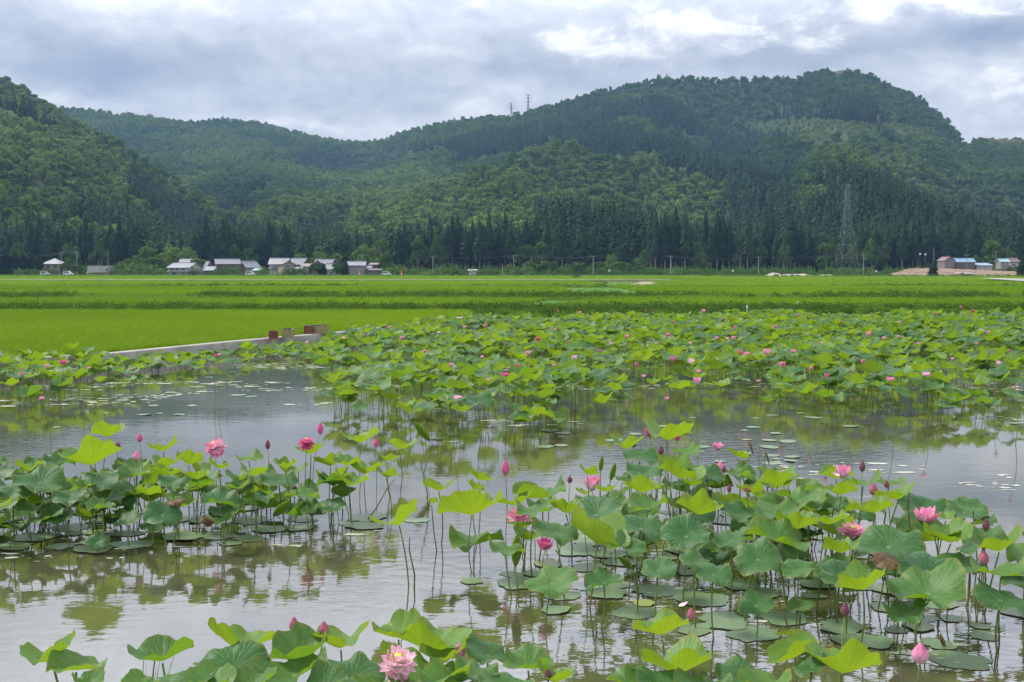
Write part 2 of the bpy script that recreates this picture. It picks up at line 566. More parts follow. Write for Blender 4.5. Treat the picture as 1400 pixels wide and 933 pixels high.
# ------------------------------------------------------------------ lotus materials
def lotus_leaf_mat(name, src):
    m, nt, out = newmat(name)
    if src == 'obj':
        sc_ = nd(nt, 'ShaderNodeSeparateColor', {0: nd(nt, 'ShaderNodeObjectInfo').outputs['Color']})
        tint, dead = sc_.outputs[0], sc_.outputs[1]
    else:
        tint = nd(nt, 'ShaderNodeAttribute', attribute_name='tint').outputs['Fac']; dead = None
    xy = nd(nt, 'ShaderNodeAttribute', attribute_name='leafxy').outputs['Vector']
    s = nd(nt, 'ShaderNodeSeparateXYZ', {0: xy})
    ang = mt(nt, 'ARCTAN2', s.outputs[1], s.outputs[0])
    rad = vm(nt, 'LENGTH', xy)
    wob = mt(nt, 'MULTIPLY', noise(nt, xy, 3.0, 2).outputs[0], 0.35)
    v = mt(nt, 'ABSOLUTE', mt(nt, 'SINE', mt(nt, 'MULTIPLY', mt(nt, 'ADD', ang, wob), 10.0)))
    vein = smooth(nt, v, 0.36, 0.05)
    v2 = mt(nt, 'ABSOLUTE', mt(nt, 'SINE', mt(nt, 'MULTIPLY', mt(nt, 'ADD', ang, wob), 20.0)))
    vein = mt(nt, 'ADD', vein, mt(nt, 'MULTIPLY', smooth(nt, v2, 0.36, 0.04), smooth(nt, rad, 0.45, 0.75)), clamp=True)
    vein = mt(nt, 'MULTIPLY', vein, mt(nt, 'ADD', 0.55, mt(nt, 'MULTIPLY', rad, 0.3)), clamp=True)
    mot = noise(nt, xy, 4.0, 5, 0.6).outputs[0]
    mo = smooth(nt, mot, 0.3, 0.7)
    # upper side: waxy blue green, or fresher green on young leaves
    top = mixc(nt, tint, mixc(nt, mo, (0.030, 0.100, 0.030), (0.054, 0.148, 0.050)), mixc(nt, mo, (0.10, 0.22, 0.030), (0.15, 0.28, 0.045)))
    top = mixc(nt, mt(nt, 'MULTIPLY', vein, 0.75), top, (0.15, 0.30, 0.13))
    top = mixc(nt, smooth(nt, rad, 0.10, 0.04), top, (0.20, 0.30, 0.12))
    vr = nd(nt, 'ShaderNodeObjectInfo').outputs['Random'] if src == 'obj' else noise(nt, posn(nt), 1.6, 1).outputs[0]
    top = mixc(nt, mt(nt, 'MULTIPLY', vr, 0.4), top, vm(nt, 'MULTIPLY', top, (0.45, 0.55, 0.5)))
    # underside: matt yellow green
    und = mixc(nt, tint, mixc(nt, mo, (0.085, 0.185, 0.022), (0.11, 0.225, 0.03)), mixc(nt, mo, (0.18, 0.275, 0.018), (0.225, 0.325, 0.024)))
    und = mixc(nt, mt(nt, 'MULTIPLY', vein, 0.6), und, (0.30, 0.42, 0.09))
    bf = nd(nt, 'ShaderNodeNewGeometry').outputs['Backfacing']
    col = mixc(nt, bf, top, und)
    edge = smooth(nt, mt(nt, 'ADD', rad, mt(nt, 'MULTIPLY', mot, 0.5)), 1.15, 1.27)
    col = mixc(nt, mt(nt, 'MULTIPLY', edge, 0.7), col, (0.22, 0.20, 0.05))
    spots = smooth(nt, noise(nt, xy, 9.0, 3, 0.5).outputs[0], 0.70, 0.76)
    col = mixc(nt, mt(nt, 'MULTIPLY', spots, 0.5), col, (0.20, 0.17, 0.06))
    tc = mixc(nt, tint, (0.10, 0.25, 0.018), (0.29, 0.42, 0.014))
    tc = mixc(nt, mt(nt, 'MULTIPLY', vein, 0.5), tc, (0.06, 0.14, 0.01))
    if dead is not None:
        dcol = mixc(nt, mo, (0.07, 0.035, 0.016), (0.19, 0.12, 0.055))
        dm = smooth(nt, mt(nt, 'ADD', dead, mt(nt, 'MULTIPLY', mt(nt, 'SUBTRACT', mot, 0.5), 0.6)), 0.45, 0.6)
        col = mixc(nt, dm, col, dcol); tc = mixc(nt, dm, tc, (0.15, 0.07, 0.02))
    b = nd(nt, 'ShaderNodeBump', {'Height': mt(nt, 'ADD', mt(nt, 'MULTIPLY', vein, -0.6), mt(nt, 'MULTIPLY', mot, 0.5)), 'Strength': 0.5, 'Distance': 0.006}).outputs[0]
    rgh = mt(nt, 'ADD', 0.48, mt(nt, 'MULTIPLY', bf, 0.25))
    p = principled(nt, col, rgh, 0.27, Normal=b)
    tr = nd(nt, 'ShaderNodeBsdfTranslucent', {0: tc}).outputs[0]
    surf(nt, out, nd(nt, 'ShaderNodeMixShader', {0: LEAF_TRANS, 1: p, 2: tr}).outputs[0])
    return m


M_LEAF = lotus_leaf_mat('lotus_leaf_living', 'obj')
M_LEAF_FAR = lotus_leaf_mat('lotus_leaf_massed', 'attr')
M_STEM = rough_mat('lotus_stem_green', (0.09, 0.13, 0.028), (0.15, 0.20, 0.05), 9, 0.6, 0.3, 0, True, (0.07, 0.055, 0.03))

m, nt, out = newmat('floating_pad'); M_PAD = m
tint = nd(nt, 'ShaderNodeSeparateColor', {0: nd(nt, 'ShaderNodeObjectInfo').outputs['Color']}).outputs[0]
xy = nd(nt, 'ShaderNodeAttribute', attribute_name='leafxy').outputs['Vector']
s = nd(nt, 'ShaderNodeSeparateXYZ', {0: xy})
v = mt(nt, 'ABSOLUTE', mt(nt, 'SINE', mt(nt, 'MULTIPLY', mt(nt, 'ARCTAN2', s.outputs[1], s.outputs[0]), 10.0)))
vein = smooth(nt, v, 0.18, 0.02)
mo = noise(nt, xy, 5.0, 6, 0.65).outputs[0]
c = mixc(nt, tint, mixc(nt, smooth(nt, mo, 0.3, 0.7), (0.055, 0.110, 0.044), (0.110, 0.175, 0.085)), mixc(nt, smooth(nt, mo, 0.3, 0.7), (0.17, 0.19, 0.02), (0.22, 0.26, 0.05)))
c = mixc(nt, mt(nt, 'MULTIPLY', vein, 0.3), c, (0.16, 0.24, 0.12))
c = mixc(nt, smooth(nt, noise(nt, xy, 13.0, 3, 0.5).outputs[0], 0.60, 0.68), c, (0.10, 0.08, 0.035))
drops = smooth(nt, noise(nt, xy, 30.0, 1, 0.5).outputs[0], 0.72, 0.76)
c = mixc(nt, drops, c, (0.42, 0.45, 0.45))
surf(nt, out, principled(nt, c, mt(nt, 'SUBTRACT', 0.42, mt(nt, 'MULTIPLY', drops, 0.3)), 0.6))


def petal_mat(name, base, tip, pale):
    m, nt, out = newmat(name)
    a = nd(nt, 'ShaderNodeAttribute', attribute_name='pt').outputs['Vector']
    s = nd(nt, 'ShaderNodeSeparateXYZ', {0: a})
    u, w, rnd = s.outputs[0], s.outputs[1], s.outputs[2]
    c = mixc(nt, smooth(nt, u, 0.05, 0.95), base, tip)
    st = mt(nt, 'ABSOLUTE', mt(nt, 'SINE', mt(nt, 'MULTIPLY', w, 22.0)))
    c = mixc(nt, mt(nt, 'MULTIPLY', smooth(nt, st, 0.5, 0.0), 0.22), c, tuple(x * 0.6 for x in tip))
    c = mixc(nt, mt(nt, 'MULTIPLY', rnd, 0.45), c, pale)
    p = principled(nt, c, 0.5, 0.35)
    tr = nd(nt, 'ShaderNodeBsdfTranslucent', {0: c}).outputs[0]
    surf(nt, out, nd(nt, 'ShaderNodeMixShader', {0: 0.35, 1: p, 2: tr}).outputs[0])
    return m


PETAL = {
    'pink': petal_mat('pink_petal', (0.80, 0.52, 0.58), (0.78, 0.20, 0.42), (0.88, 0.62, 0.72)),
    'pale': petal_mat('pale_pink_petal', (0.88, 0.80, 0.68), (0.82, 0.36, 0.56), (0.90, 0.80, 0.82)),
    'deep': petal_mat('deep_pink_petal', (0.72, 0.20, 0.38), (0.70, 0.075, 0.27), (0.78, 0.30, 0.48)),
    'dark': petal_mat('crimson_bud_petal', (0.28, 0.13, 0.13), (0.20, 0.045, 0.08), (0.36, 0.16, 0.20)),
    'rose': petal_mat('rose_bud_petal', (0.52, 0.30, 0.26), (0.48, 0.09, 0.17), (0.60, 0.34, 0.36)),
    'brown': petal_mat('withered_petal', (0.25, 0.15, 0.10), (0.36, 0.15, 0.12), (0.30, 0.2, 0.16)),
}
M_POD = rough_mat('seed_pod_yellow', (0.42, 0.38, 0.05), (0.55, 0.48, 0.10), 30, 0.6, 0.3)
M_PODG = rough_mat('seed_pod_green', (0.20, 0.24, 0.05), (0.28, 0.30, 0.09), 30, 0.6, 0.3)
M_STAMEN = rough_mat('stamen_yellow', (0.62, 0.48, 0.12), (0.74, 0.60, 0.25), 40, 0.6, 0.3)

# ------------------------------------------------------------------ lotus leaf shapes (unit radius)
def leaf_shape(kind, seed, nr, na):
    g = np.random.default_rng(seed)
    P = lambda: g.uniform(0, 2 * math.pi)
    th = np.linspace(0, 2 * math.pi, na, endpoint=False)
    r = (np.arange(1, nr + 1) / nr) ** 0.85
    T, Rr = np.meshgrid(th, r)
    rim = 1 + 0.05 * np.sin(2 * T + P()) + 0.03 * np.sin(3 * T + P()) + 0.022 * np.sin(7 * T + P()) + 0.015 * np.sin(13 * T + P())
    tn = P()
    for k in (0, math.pi):
        dth = (T - tn - k + math.pi) % (2 * math.pi) - math.pi
        rim *= 1 - 0.10 * np.exp(-(dth / 0.13) ** 2)
    rad = Rr * (1 + (rim - 1) * Rr)
    x, y = rad * np.cos(T), rad * np.sin(T)
    w = lambda n, a, p: a * Rr ** p * np.sin(n * T + P())
    if kind == 'cup':
        z = g.uniform(.38, .52) * Rr ** 1.35 + w(2, .14, 2) + w(3, .11, 2.5) + w(5, .10, 3) + w(8, .055, 3.5) + w(13, .02, 4)
        x *= 1 - .13 * Rr; y *= 1 - .13 * Rr
    elif kind == 'wavy':
        z = g.uniform(.18, .30) * Rr ** 1.3 + w(2, .18, 2) + w(3, .14, 2.5) + w(5, .11, 3) + w(7, .07, 3.5) + w(11, .03, 4)
        x *= 1 - .06 * Rr; y *= 1 - .06 * Rr
    elif kind == 'flat':
        z = g.uniform(.20, .32) * Rr - .14 * Rr ** 4 + w(2, .12, 2) + w(3, .10, 3) + w(5, .09, 3.5) + w(8, .05, 4) + w(12, .02, 4)
    elif kind == 'fold':
        k = g.uniform(.55, .8)
        z = .12 * Rr ** 2 + k * np.abs(x) ** 1.35 + w(3, .07, 2.5) + w(5, .05, 3) + w(9, .025, 4)
        x = x * (1 - .42 * np.abs(x))
    elif kind == 'droop':
        z = .16 * Rr - .42 * Rr ** 2.6 + w(2, .14, 2) + w(4, .10, 3) + w(7, .04, 4)
        x *= 1 - .10 * Rr ** 2; y *= 1 - .10 * Rr ** 2
    z = z + .012 * Rr * np.cos(20 * T)
    z -= 0.05 * (1 - Rr) ** 2
    V = np.concatenate([[[0, 0, -0.05]], np.stack([x, y, z], -1).reshape(-1, 3)])
    XY = np.concatenate([[[0, 0, 0]], np.stack([Rr * np.cos(T), Rr * np.sin(T), 0 * T], -1).reshape(-1, 3)])
    idx = 1 + np.arange(nr * na).reshape(nr, na)
    q = []
    for i in range(nr - 1):
        q.append(np.stack([idx[i], idx[i + 1], np.roll(idx[i + 1], -1), np.roll(idx[i], -1)], -1))
    Q = np.concatenate(q)
    tri = np.stack([np.zeros(na, int), idx[0], np.roll(idx[0], -1)], -1)
    return V, XY, Q, tri


def leaf_mesh(name, V, XY, Q, tri, m):
    me = bpy.data.meshes.new(name)
    me.from_pydata(V.tolist(), [], tri.tolist() + Q.tolist())
    me.materials.append(m)
    me.polygons.foreach_set('use_smooth', [True] * len(me.polygons))
    vattr(me, 'leafxy', 'FLOAT_VECTOR', XY)
    me.update()
    return me


KINDS = ('cup', 'wavy', 'flat', 'fold', 'droop')
HI, LO, MID, NEAR = {}, {}, {}, {}
for ki, k in enumerate(KINDS):
    HI[k] = [leaf_mesh(f'{k}_leaf', *leaf_shape(k, 100 * ki + i, 8, 56), M_LEAF) for i in range(8)]
    NEAR[k] = [leaf_shape(k, 100 * ki + i, 6, 40) for i in range(8)]
    MID[k] = [leaf_shape(k, 100 * ki + i, 4, 22) for i in range(8)]
    LO[k] = [leaf_shape(k, 100 * ki + 50 + i, 2, 12) for i in range(8)]

# rolled young leaf: two scrolls side by side, a spindle shape along z
def rolled_mesh():
    mb = MB()
    for s in (-1, 1):
        pts, rs = [], []
        for i in range(11):
            t = i / 10
            pts.append((s * 0.13 * math.sin(math.pi * min(1, t * 1.05)) ** .8, 0, -1 + 2 * t)); rs.append(0.02 + 0.15 * math.sin(math.pi * t) ** .7)
        mb.tube(pts, rs, 10)
    mb.f = [f_[::-1] for f_ in mb.f]      # the scroll shows the leaf's underside
    me = mb.mesh('rolled_leaf', M_LEAF, True)
    co = np.array([v.co for v in me.vertices])
    vattr(me, 'leafxy', 'FLOAT_VECTOR', np.stack([co[:, 2], co[:, 0] * 2, 0 * co[:, 0]], -1))
    return me


ROLLED = rolled_mesh()
LEAVES = []     # records of individual leaves, labelled at the end


def stem_mesh(base, topp, rad, seed, sides=6):
    g = random.Random(seed)
    b, t = Vector(base), Vector(topp)
    L = (t - b).length
    off = Vector((g.uniform(-1, 1), g.uniform(-1, 1), 0)) * L * 0.07
    pts = []
    for i in range(6):
        k = i / 5
        pts.append(b.lerp(t, k) + off * math.sin(math.pi * k))
    mb = MB(); mb.tube([p - b for p in pts], [rad * 1.15, rad * 1.1, rad, rad, rad * .95, rad * .9], sides)
    return mb.mesh('lotus_stem', M_STEM, True)


def blade_rot(toward, side, spin):
    return (Matrix.Rotation(R(toward), 4, 'X') @ Matrix.Rotation(R(side), 4, 'Y') @ Matrix.Rotation(spin, 4, 'Z'))


def add_leaf(c, dia, kind, toward, side, tint, dead=0.0, clump='', seed=None, lean=None, note=None):
    """c: centre of the blade in the world; the thing stands on the pond bed below it"""
    g = random.Random(seed if seed is not None else len(LEAVES) * 7 + 3)
    if lean is None:
        lean = (g.uniform(-.10, .10) * c[2] / .5, g.uniform(-.08, .12) * c[2] / .5)
    base = Vector((c[0] + lean[0], c[1] + lean[1], -0.12))
    t = empty('lotus_leaf', base)
    top = Vector(c) - base
    if kind == 'rolled':
        bl = bpy.data.objects.new('leaf_blade', ROLLED)
        M_ = Matrix.Rotation(R(toward), 4, 'X') @ Matrix.Rotation(R(side), 4, 'Y') @ Matrix.Rotation(g.uniform(-.4, .4), 4, 'Z')
        bl.matrix_local = Matrix.Translation(top) @ M_ @ Matrix.Diagonal((dia / 2, dia / 2, dia / 2, 1))
        top = top + (M_ @ Vector((0, 0, -dia / 2 * .95)))
    else:
        bl = bpy.data.objects.new('leaf_blade', g.choice(HI[kind]))
        bl.matrix_local = Matrix.Translation(top) @ blade_rot(toward, side, g.uniform(0, 6.28)) @ Matrix.Diagonal((dia / 2, dia / 2, dia / 2 * g.uniform(.85, 1.15), 1))
        top = top - Vector((0, 0, 0.02))
    bl.color = (tint, dead, 0, 1)
    link(bl, t)
    st = bpy.data.objects.new('stem', stem_mesh((0, 0, 0), top, g.uniform(.0048, .0072), g.random()))
    link(st, t)
    LEAVES.append(dict(o=t, c=Vector(c), base=base, dia=dia, kind=kind, toward=toward, side=side, tint=tint, dead=dead, clump=clump, note=note))
    return t


def hand_z(py, clump):
    if clump == 'front': return 0.68
    if clump == 'left': return float(np.interp(py, [590, 690, 720], [.86, .42, .25]))
    return float(np.interp(py, [590, 700, 810, 840], [.86, .60, .44, .2]))


def L(px, py, w, kind, toward, tint, clump, side=None, z=None, D=None, dead=0.0, note=None, lean=None):
    if D is not None:
        c = at_Y(px, py, D)
    else:
        c = at_z(px, py, hand_z(py, clump) if z is None else z)
    dia = w * c.y / FPX * (.88 if tint < .35 else .95)
    if kind in ('flat', 'wavy') and toward > 8: toward *= .62
    g = random.Random(px * 31 + py * 7)
    add_leaf(c, dia, kind, toward, g.uniform(-14, 14) if side is None else side, tint, dead, clump, px * 31 + py * 7, lean, note)


# kind codes: B bright cup seen from below, W wavy, G blue-green facing the camera
def B(px, py, w, clump, tint=.95, **k): L(px, py, w, k.pop('kind', 'cup'), k.pop('toward', -12), tint, clump, **k)
def Wv(px, py, w, clump, tint=.6, **k): L(px, py, w, k.pop('kind', 'wavy'), k.pop('toward', 2), tint, clump, **k)
def G(px, py, w, clump, tint=.05, **k): L(px, py, w, k.pop('kind', 'flat'), k.pop('toward', 26), tint, clump, **k)


f = 'front'
Wv(72, 903, 92, f, .75, kind='cup', side=-16, toward=-2); Wv(104, 914, 92, f, .8, toward=-4, side=8)
Wv(222, 902, 104, f, .35, kind='cup', toward=-4, side=-6); B(326, 886, 112, f, 1.0, toward=-16, side=10); G(318, 914, 124, f, .1, toward=24)
B(466, 884, 104, f, .9, toward=-10, side=-4); Wv(412, 902, 104, f, .35, kind='cup'); Wv(402, 922, 112, f, .4, toward=8)
B(545, 870, 82, f, 1.0, toward=4, side=-8); B(590, 888, 132, f, .85, toward=-10, side=6); B(606, 905, 84, f, .8)
G(482, 926, 108, f, .15, toward=16); Wv(575, 930, 140, f, .75, toward=-6); G(668, 896, 84, f, .15, side=24, toward=10)
Wv(722, 912, 84, f, .45); B(758, 932, 70, f, .9); Wv(650, 924, 80, f, .4); G(265, 934, 70, f, .1, toward=14); Wv(190, 938, 60, f, .6)
B(905, 866, 98, 'right', 1.0, z=.27, toward=-14, side=-8); B(928, 918, 124, f, .9, toward=-14, side=-4); G(900, 934, 90, f, .1, toward=16)
G(1012, 926, 84, f, .1, toward=20); L(1088, 896, 78, 'fold', 4, 1.0, f, side=-22); B(1152, 918, 124, f, .95, toward=-16, side=6); G(1110, 912, 60, f, .1, toward=10, side=-20)
# right clump
r = 'right'
L(1094, 829, 40, 'flat', 14, .55, r, z=.22); G(1034, 828, 58, r, .1, toward=38, z=.24); G(755, 797, 78, r, .45, toward=24, z=.36); G(826, 797, 66, r, .1, toward=8, z=.34, kind='wavy')
B(1180, 805, 84, r, 1.0, toward=-8, side=-14); G(1268, 811, 114, r, .4, toward=24, kind='wavy'); G(1268, 780, 108, r, .0, toward=30, side=6); G(1240, 838, 80, r, .2, toward=4, kind='wavy', z=.33)
G(1368, 820, 92, r, .05, toward=18, side=10); Wv(1368, 786, 84, r, .7, toward=-4); B(1366, 752, 90, r, .9, toward=-12); B(1300, 740, 84, r, .85, toward=0); G(1278, 730, 80, r, .3, toward=10, kind='wavy')
B(1293, 709, 30, r, .95, toward=10); G(1215, 747, 104, r, .12, toward=28); G(1150, 786, 68, r, .0, toward=36); B(1132, 716, 66, r, .9, toward=-8); Wv(1062, 738, 104, r, .55, toward=4)
G(1036, 765, 80, r, .2, toward=40); G(1092, 779, 54, r, .35, toward=20); G(938, 733, 84, r, .0, toward=34, side=-6); G(876, 722, 80, r, .05, toward=22); L(816, 740, 100, 'fold', -4, .95, r, side=18)
G(855, 748, 66, r, .3, toward=24); B(955, 702, 76, r, .95, toward=-14, side=10); B(928, 652, 76, r, 1.0, toward=6, side=14); G(965, 648, 60, r, .05, toward=24); G(882, 647, 60, r, .08, toward=24)
B(877, 672, 64, r, .95, toward=-12); B(912, 600, 82, r, 1.0, toward=-4, kind='cup'); B(856, 613, 54, r, .95, toward=-6); G(875, 625, 60, r, .05, toward=20); Wv(941, 618, 48, r, .6)
B(803, 648, 36, r, .9, side=20); B(830, 672, 38, r, .9); B(1008, 624, 34, r, .9, side=22); Wv(1012, 649, 36, r, .7); B(1063, 661, 66, r, .85, toward=-10)
Wv(1092, 684, 66, r, .55); B(1150, 676, 56, r, .8); B(1228, 682, 64, r, .95, side=-16, toward=-12); B(1196, 700, 66, r, .9, toward=-10); G(815, 703, 92, r, .1, toward=20)
Wv(885, 695, 66, r, .6); G(1012, 703, 66, r, .1, toward=18, kind='wavy'); G(760, 728, 74, r, .25, toward=20); Wv(730, 700, 60, r, .5); Wv(1060, 700, 90, r, .6); G(1000, 738, 70, r, .15, toward=14, kind='wavy')
B(1090, 722, 70, r, .85); G(900, 780, 60, r, .1, toward=30); G(975, 785, 62, r, .08, toward=30); G(950, 768, 50, r, .2, toward=26); B(1150, 755, 60, r, .85, z=.5); Wv(1180, 663, 56, r, .6, toward=-6); Wv(1105, 668, 40, r, .6)
L(1222, 765, 70, 'droop', 8, .6, r, dead=.62, side=24); L(1075, 868, 28, 'fold', -10, .8, r, z=.12, dead=.5)
# the few standing between the clumps
mdl = 'middle'
B(600, 670, 56, mdl, .85, D=10.9, toward=-12); B(655, 656, 40, mdl, 1.0, D=11.4, side=22); B(648, 668, 34, mdl, 1.0, D=11.2, side=26); L(546, 716, 84, 'cup', -14, 1.0, mdl, side=-24, D=9.4)
B(645, 702, 110, mdl, 1.0, D=9.9, toward=-14, side=-6); B(708, 690, 62, mdl, .9, D=10.3, side=-16); Wv(742, 690, 48, mdl, .6, D=10.2); Wv(652, 742, 82, mdl, .55, D=10.0, toward=0); B(590, 688, 22, mdl, .8, D=10.6)
B(546, 613, 56, mdl, 1.0, D=14.6, toward=-10); B(494, 604, 62, mdl, 1.0, D=14.0, toward=-4, side=-8); Wv(690, 752, 60, mdl, .55, z=.4); B(800, 676, 30, mdl, .9, D=12)
# left clump
l = 'left'
B(148, 596, 54, l, 1.0, D=12.7); B(125, 634, 96, l, 1.0, D=11.4, toward=-8); G(54, 660, 84, l, .1, toward=20); Wv(56, 672, 50, l, .8, D=11.5); G(142, 658, 66, l, .05, toward=24, D=11.7)
G(96, 680, 56, l, .0, toward=24); Wv(138, 694, 46, l, .35); G(222, 704, 58, l, .0, toward=48, side=18); B(203, 676, 46, l, .95); B(224, 616, 46, l, .9, D=12.9); B(258, 634, 48, l, .9, D=12.5); B(40, 643, 46, l, .85)
G(132, 742, 40, l, .0, toward=40, z=.1); B(300, 640, 40, l, .85); B(425, 620, 50, l, .8, D=12.6); B(452, 636, 52, l, .85, D=12.5); B(497, 647, 60, l, .95, D=12.4); B(528, 652, 40, l, .8, D=12.3); B(456, 658, 54, l, 1.0, D=12.1)
G(381, 657, 62, l, .2, toward=18, D=12); G(300, 686, 66, l, .15, toward=14, kind='wavy'); Wv(352, 690, 56, l, .55, D=11.6); G(456, 694, 42, l, .0, toward=28, D=11.6); Wv(420, 678, 40, l, .5); L(240, 684, 34, 'droop', 4, .6, l, dead=.7)
L(288, 709, 34, 'droop', 0, .4, l, dead=.8, z=.12); B(530, 630, 36, mdl, .8, D=13.2); G(18, 672, 60, l, .1, toward=18); G(8, 690, 56, l, .2, toward=20, side=-20); B(345, 650, 46, l, .9); B(270, 655, 40, l, .8); G(180, 640, 60, l, .1, toward=20, D=12.6)
Wv(340, 628, 44, l, .6, D=13); G(235, 660, 46, l, .15); B(390, 640, 40, l, .85); Wv(305, 712, 40, l, .4); G(175, 712, 46, l, .1, toward=24, z=.26)
for px_, py_, w_ in ((285, 940, 90), (346, 940, 84), (440, 944, 96), (520, 946, 90), (612, 942, 96), (690, 940, 80), (232, 934, 60), (120, 938, 56)): Wv(px_, py_, w_, f, random.Random(px_).uniform(.1, .9), toward=6, kind=random.Random(px_).choice(('wavy', 'flat', 'cup')))
for px_, py_, w_ in ((858, 936, 70), (960, 942, 90), (1045, 940, 80)): Wv(px_, py_, w_, f, random.Random(px_).uniform(.1, .9), toward=6)
# rolled young leaves
for px, py, w, D, tw, sd_, tn, cl in ((131, 616, 28, 12.6, 0, 2, 1.0, l), (206, 694, 40, 11.3, 40, 40, .8, l), (384, 696, 44, 11.4, 40, 38, .8, l), (706, 752, 52, 9.3, 4, 3, .9, r), (577, 590, 42, 14.8, 30, -30, .7, mdl),
                                  (856, 770, 36, 9.2, 30, -40, .7, r), (822, 634, 24, 11.4, -8, 8, .5, r), (838, 645, 28, 11.2, -6, 16, .5, r)):
    L(px, py, w, 'rolled', tw, tn, cl, side=sd_, D=D)


# fill each clump on the water between those
def fill(poly, n, clump, zlo, zhi, dlo, dhi, seed, mind):
    g = random.Random(seed)
    xs = [p[0] for p in poly]; ys = [p[1] for p in poly]
    put = [(q['c'].x, q['c'].y, q['c'].z) for q in LEAVES]
    made = tries = 0
    # sample evenly on the water, not in the picture
    corners = [at_z(a, b, 0) for a, b in poly]
    bx0, bx1 = min(c.x for c in corners), max(c.x for c in corners); by0, by1 = min(c.y for c in corners), max(c.y for c in corners)
    while made < n and tries < n * 60:
        tries += 1
        x, y = g.uniform(bx0, bx1), g.uniform(by0, by1)
        px, py = proj((x, y, 0))
        if not in_poly([px], [py], poly)[0]: continue
        z = zlo + (zhi - zlo) * g.random() ** 1.2
        if any((x - a) ** 2 + (y - b) ** 2 + ((z - c) * 1.6) ** 2 < mind ** 2 for a, b, c in put): continue
        u = g.random()
        d = g.uniform(dlo, dhi)
        if u < .34: add_leaf((x, y, z), d, 'cup', g.uniform(-18, 2), g.uniform(-16, 16), g.uniform(.7, 1), 0, clump, g.random())
        elif u < .58: add_leaf((x, y, z), d, 'wavy', g.uniform(-8, 14), g.uniform(-14, 14), g.uniform(.2, .8), 0, clump, g.random())
        elif u < .9: add_leaf((x, y, z), d, g.choice(('flat', 'wavy')), g.uniform(2, 20), g.uniform(-14, 14), g.uniform(0, .3), 0, clump, g.random())
        elif u < .94: add_leaf((x, y, z), d * .9, 'fold', g.uniform(-10, 10), g.uniform(-25, 25), g.uniform(.5, 1), 0, clump, g.random())
        else: add_leaf((x, y, z), d * .8, 'droop', g.uniform(-10, 20), g.uniform(-25, 25), g.uniform(.2, .6), g.choice((0, .6)), clump, g.random())
        put.append((x, y, z)); made += 1


fill([(-130, 765), (40, 760), (140, 748), (230, 742), (330, 738), (450, 730), (495, 712), (515, 700), (440, 692), (300, 685), (100, 688), (-130, 690)], 74, l, .16, .58, .26, .46, 5, .24)
fill([(690, 795), (760, 790), (900, 795), (1000, 830), (1130, 850), (1290, 880), (1450, 860), (1450, 800), (1250, 735), (1130, 705), (1000, 692), (960, 688), (850, 694), (800, 725), (700, 760)], 64, r, .20, .55, .24, .46, 6, .25)
print('near leaves', len(LEAVES))

# ------------------------------------------------------------------ lotus in the middle distance
FRONT = [(-400, 566), (-200, 562), (60, 556), (200, 540), (250, 518), (330, 503), (420, 495), (445, 530), (450, 560), (500, 588), (560, 600), (640, 600), (760, 594), (810, 577), (900, 566), (1000, 560), (1060, 568), (1250, 572), (1800, 578)]
_fx = np.array([p[0] for p in FRONT]); _fy = np.array([p[1] for p in FRONT])
g = np.random.default_rng(21)
N = 30000
Yc = np.sqrt(g.uniform(15.0 ** 2, 57.0 ** 2, N)); Xc = g.uniform(-.56, .56, N) * Yc
ok = in_pond(Xc, Yc, .35)
px, py = proj_np(np.stack([Xc, Yc, 0 * Xc], -1))
ok &= py < np.interp(px, _fx, _fy) + 5 * fbm(Xc, Yc, 8, 2, .8)
ok &= ~in_poly(px, py, [(1235, 490), (1900, 484), (1900, 502), (1310, 503)])
ok &= ~in_poly(px, py, [(480, 487), (600, 484), (640, 490), (560, 497), (470, 500)])
dens = np.interp(Yc, [15, 22, 32, 56], [5.2, 6.2, 6.8, 6.0])
dn = fbm(Xc, Yc, 12, 3, .35)
dens = dens * np.clip(1.0 + 1.5 * dn, .12, 1.7)
dens = np.where(in_poly(px, py, [(850, 500), (1010, 500), (1040, 575), (850, 585)]), dens * .62, dens)
dens = np.where(in_poly(px, py, [(300, 440), (480, 440), (520, 505), (300, 515)]), dens * .8, dens)
area = 0.5 * 1.12 * (57 ** 2 - 15 ** 2)
keep = g.uniform(0, 1, N) < dens * area / N
ok &= keep & ((Xc - wall_x(Yc)) > np.where((px > 150) & (px < 420), 1.1, .35))
Xc, Yc, px, py = Xc[ok], Yc[ok], px[ok], py[ok]
n = len(Xc)
Zc = .20 + .40 * g.uniform(0, 1, n) ** .9 + .10 * fbm(Xc, Yc, 30, 2, .25)
Zc += np.interp(Yc, [16, 24, 32], [.14, .08, 0])
wd_ = np.where((px > 140) & (px < 480), np.clip((Xc - wall_x(Yc)) / 6, .50, 1), np.clip((Xc - wall_x(Yc)) / 6, .85, 1))
Zc *= wd_ * np.clip(1 + .35 * fbm(Xc, Yc, 12, 3, .35), .6, 1.3)
Dm = g.uniform(.28, .54, n)
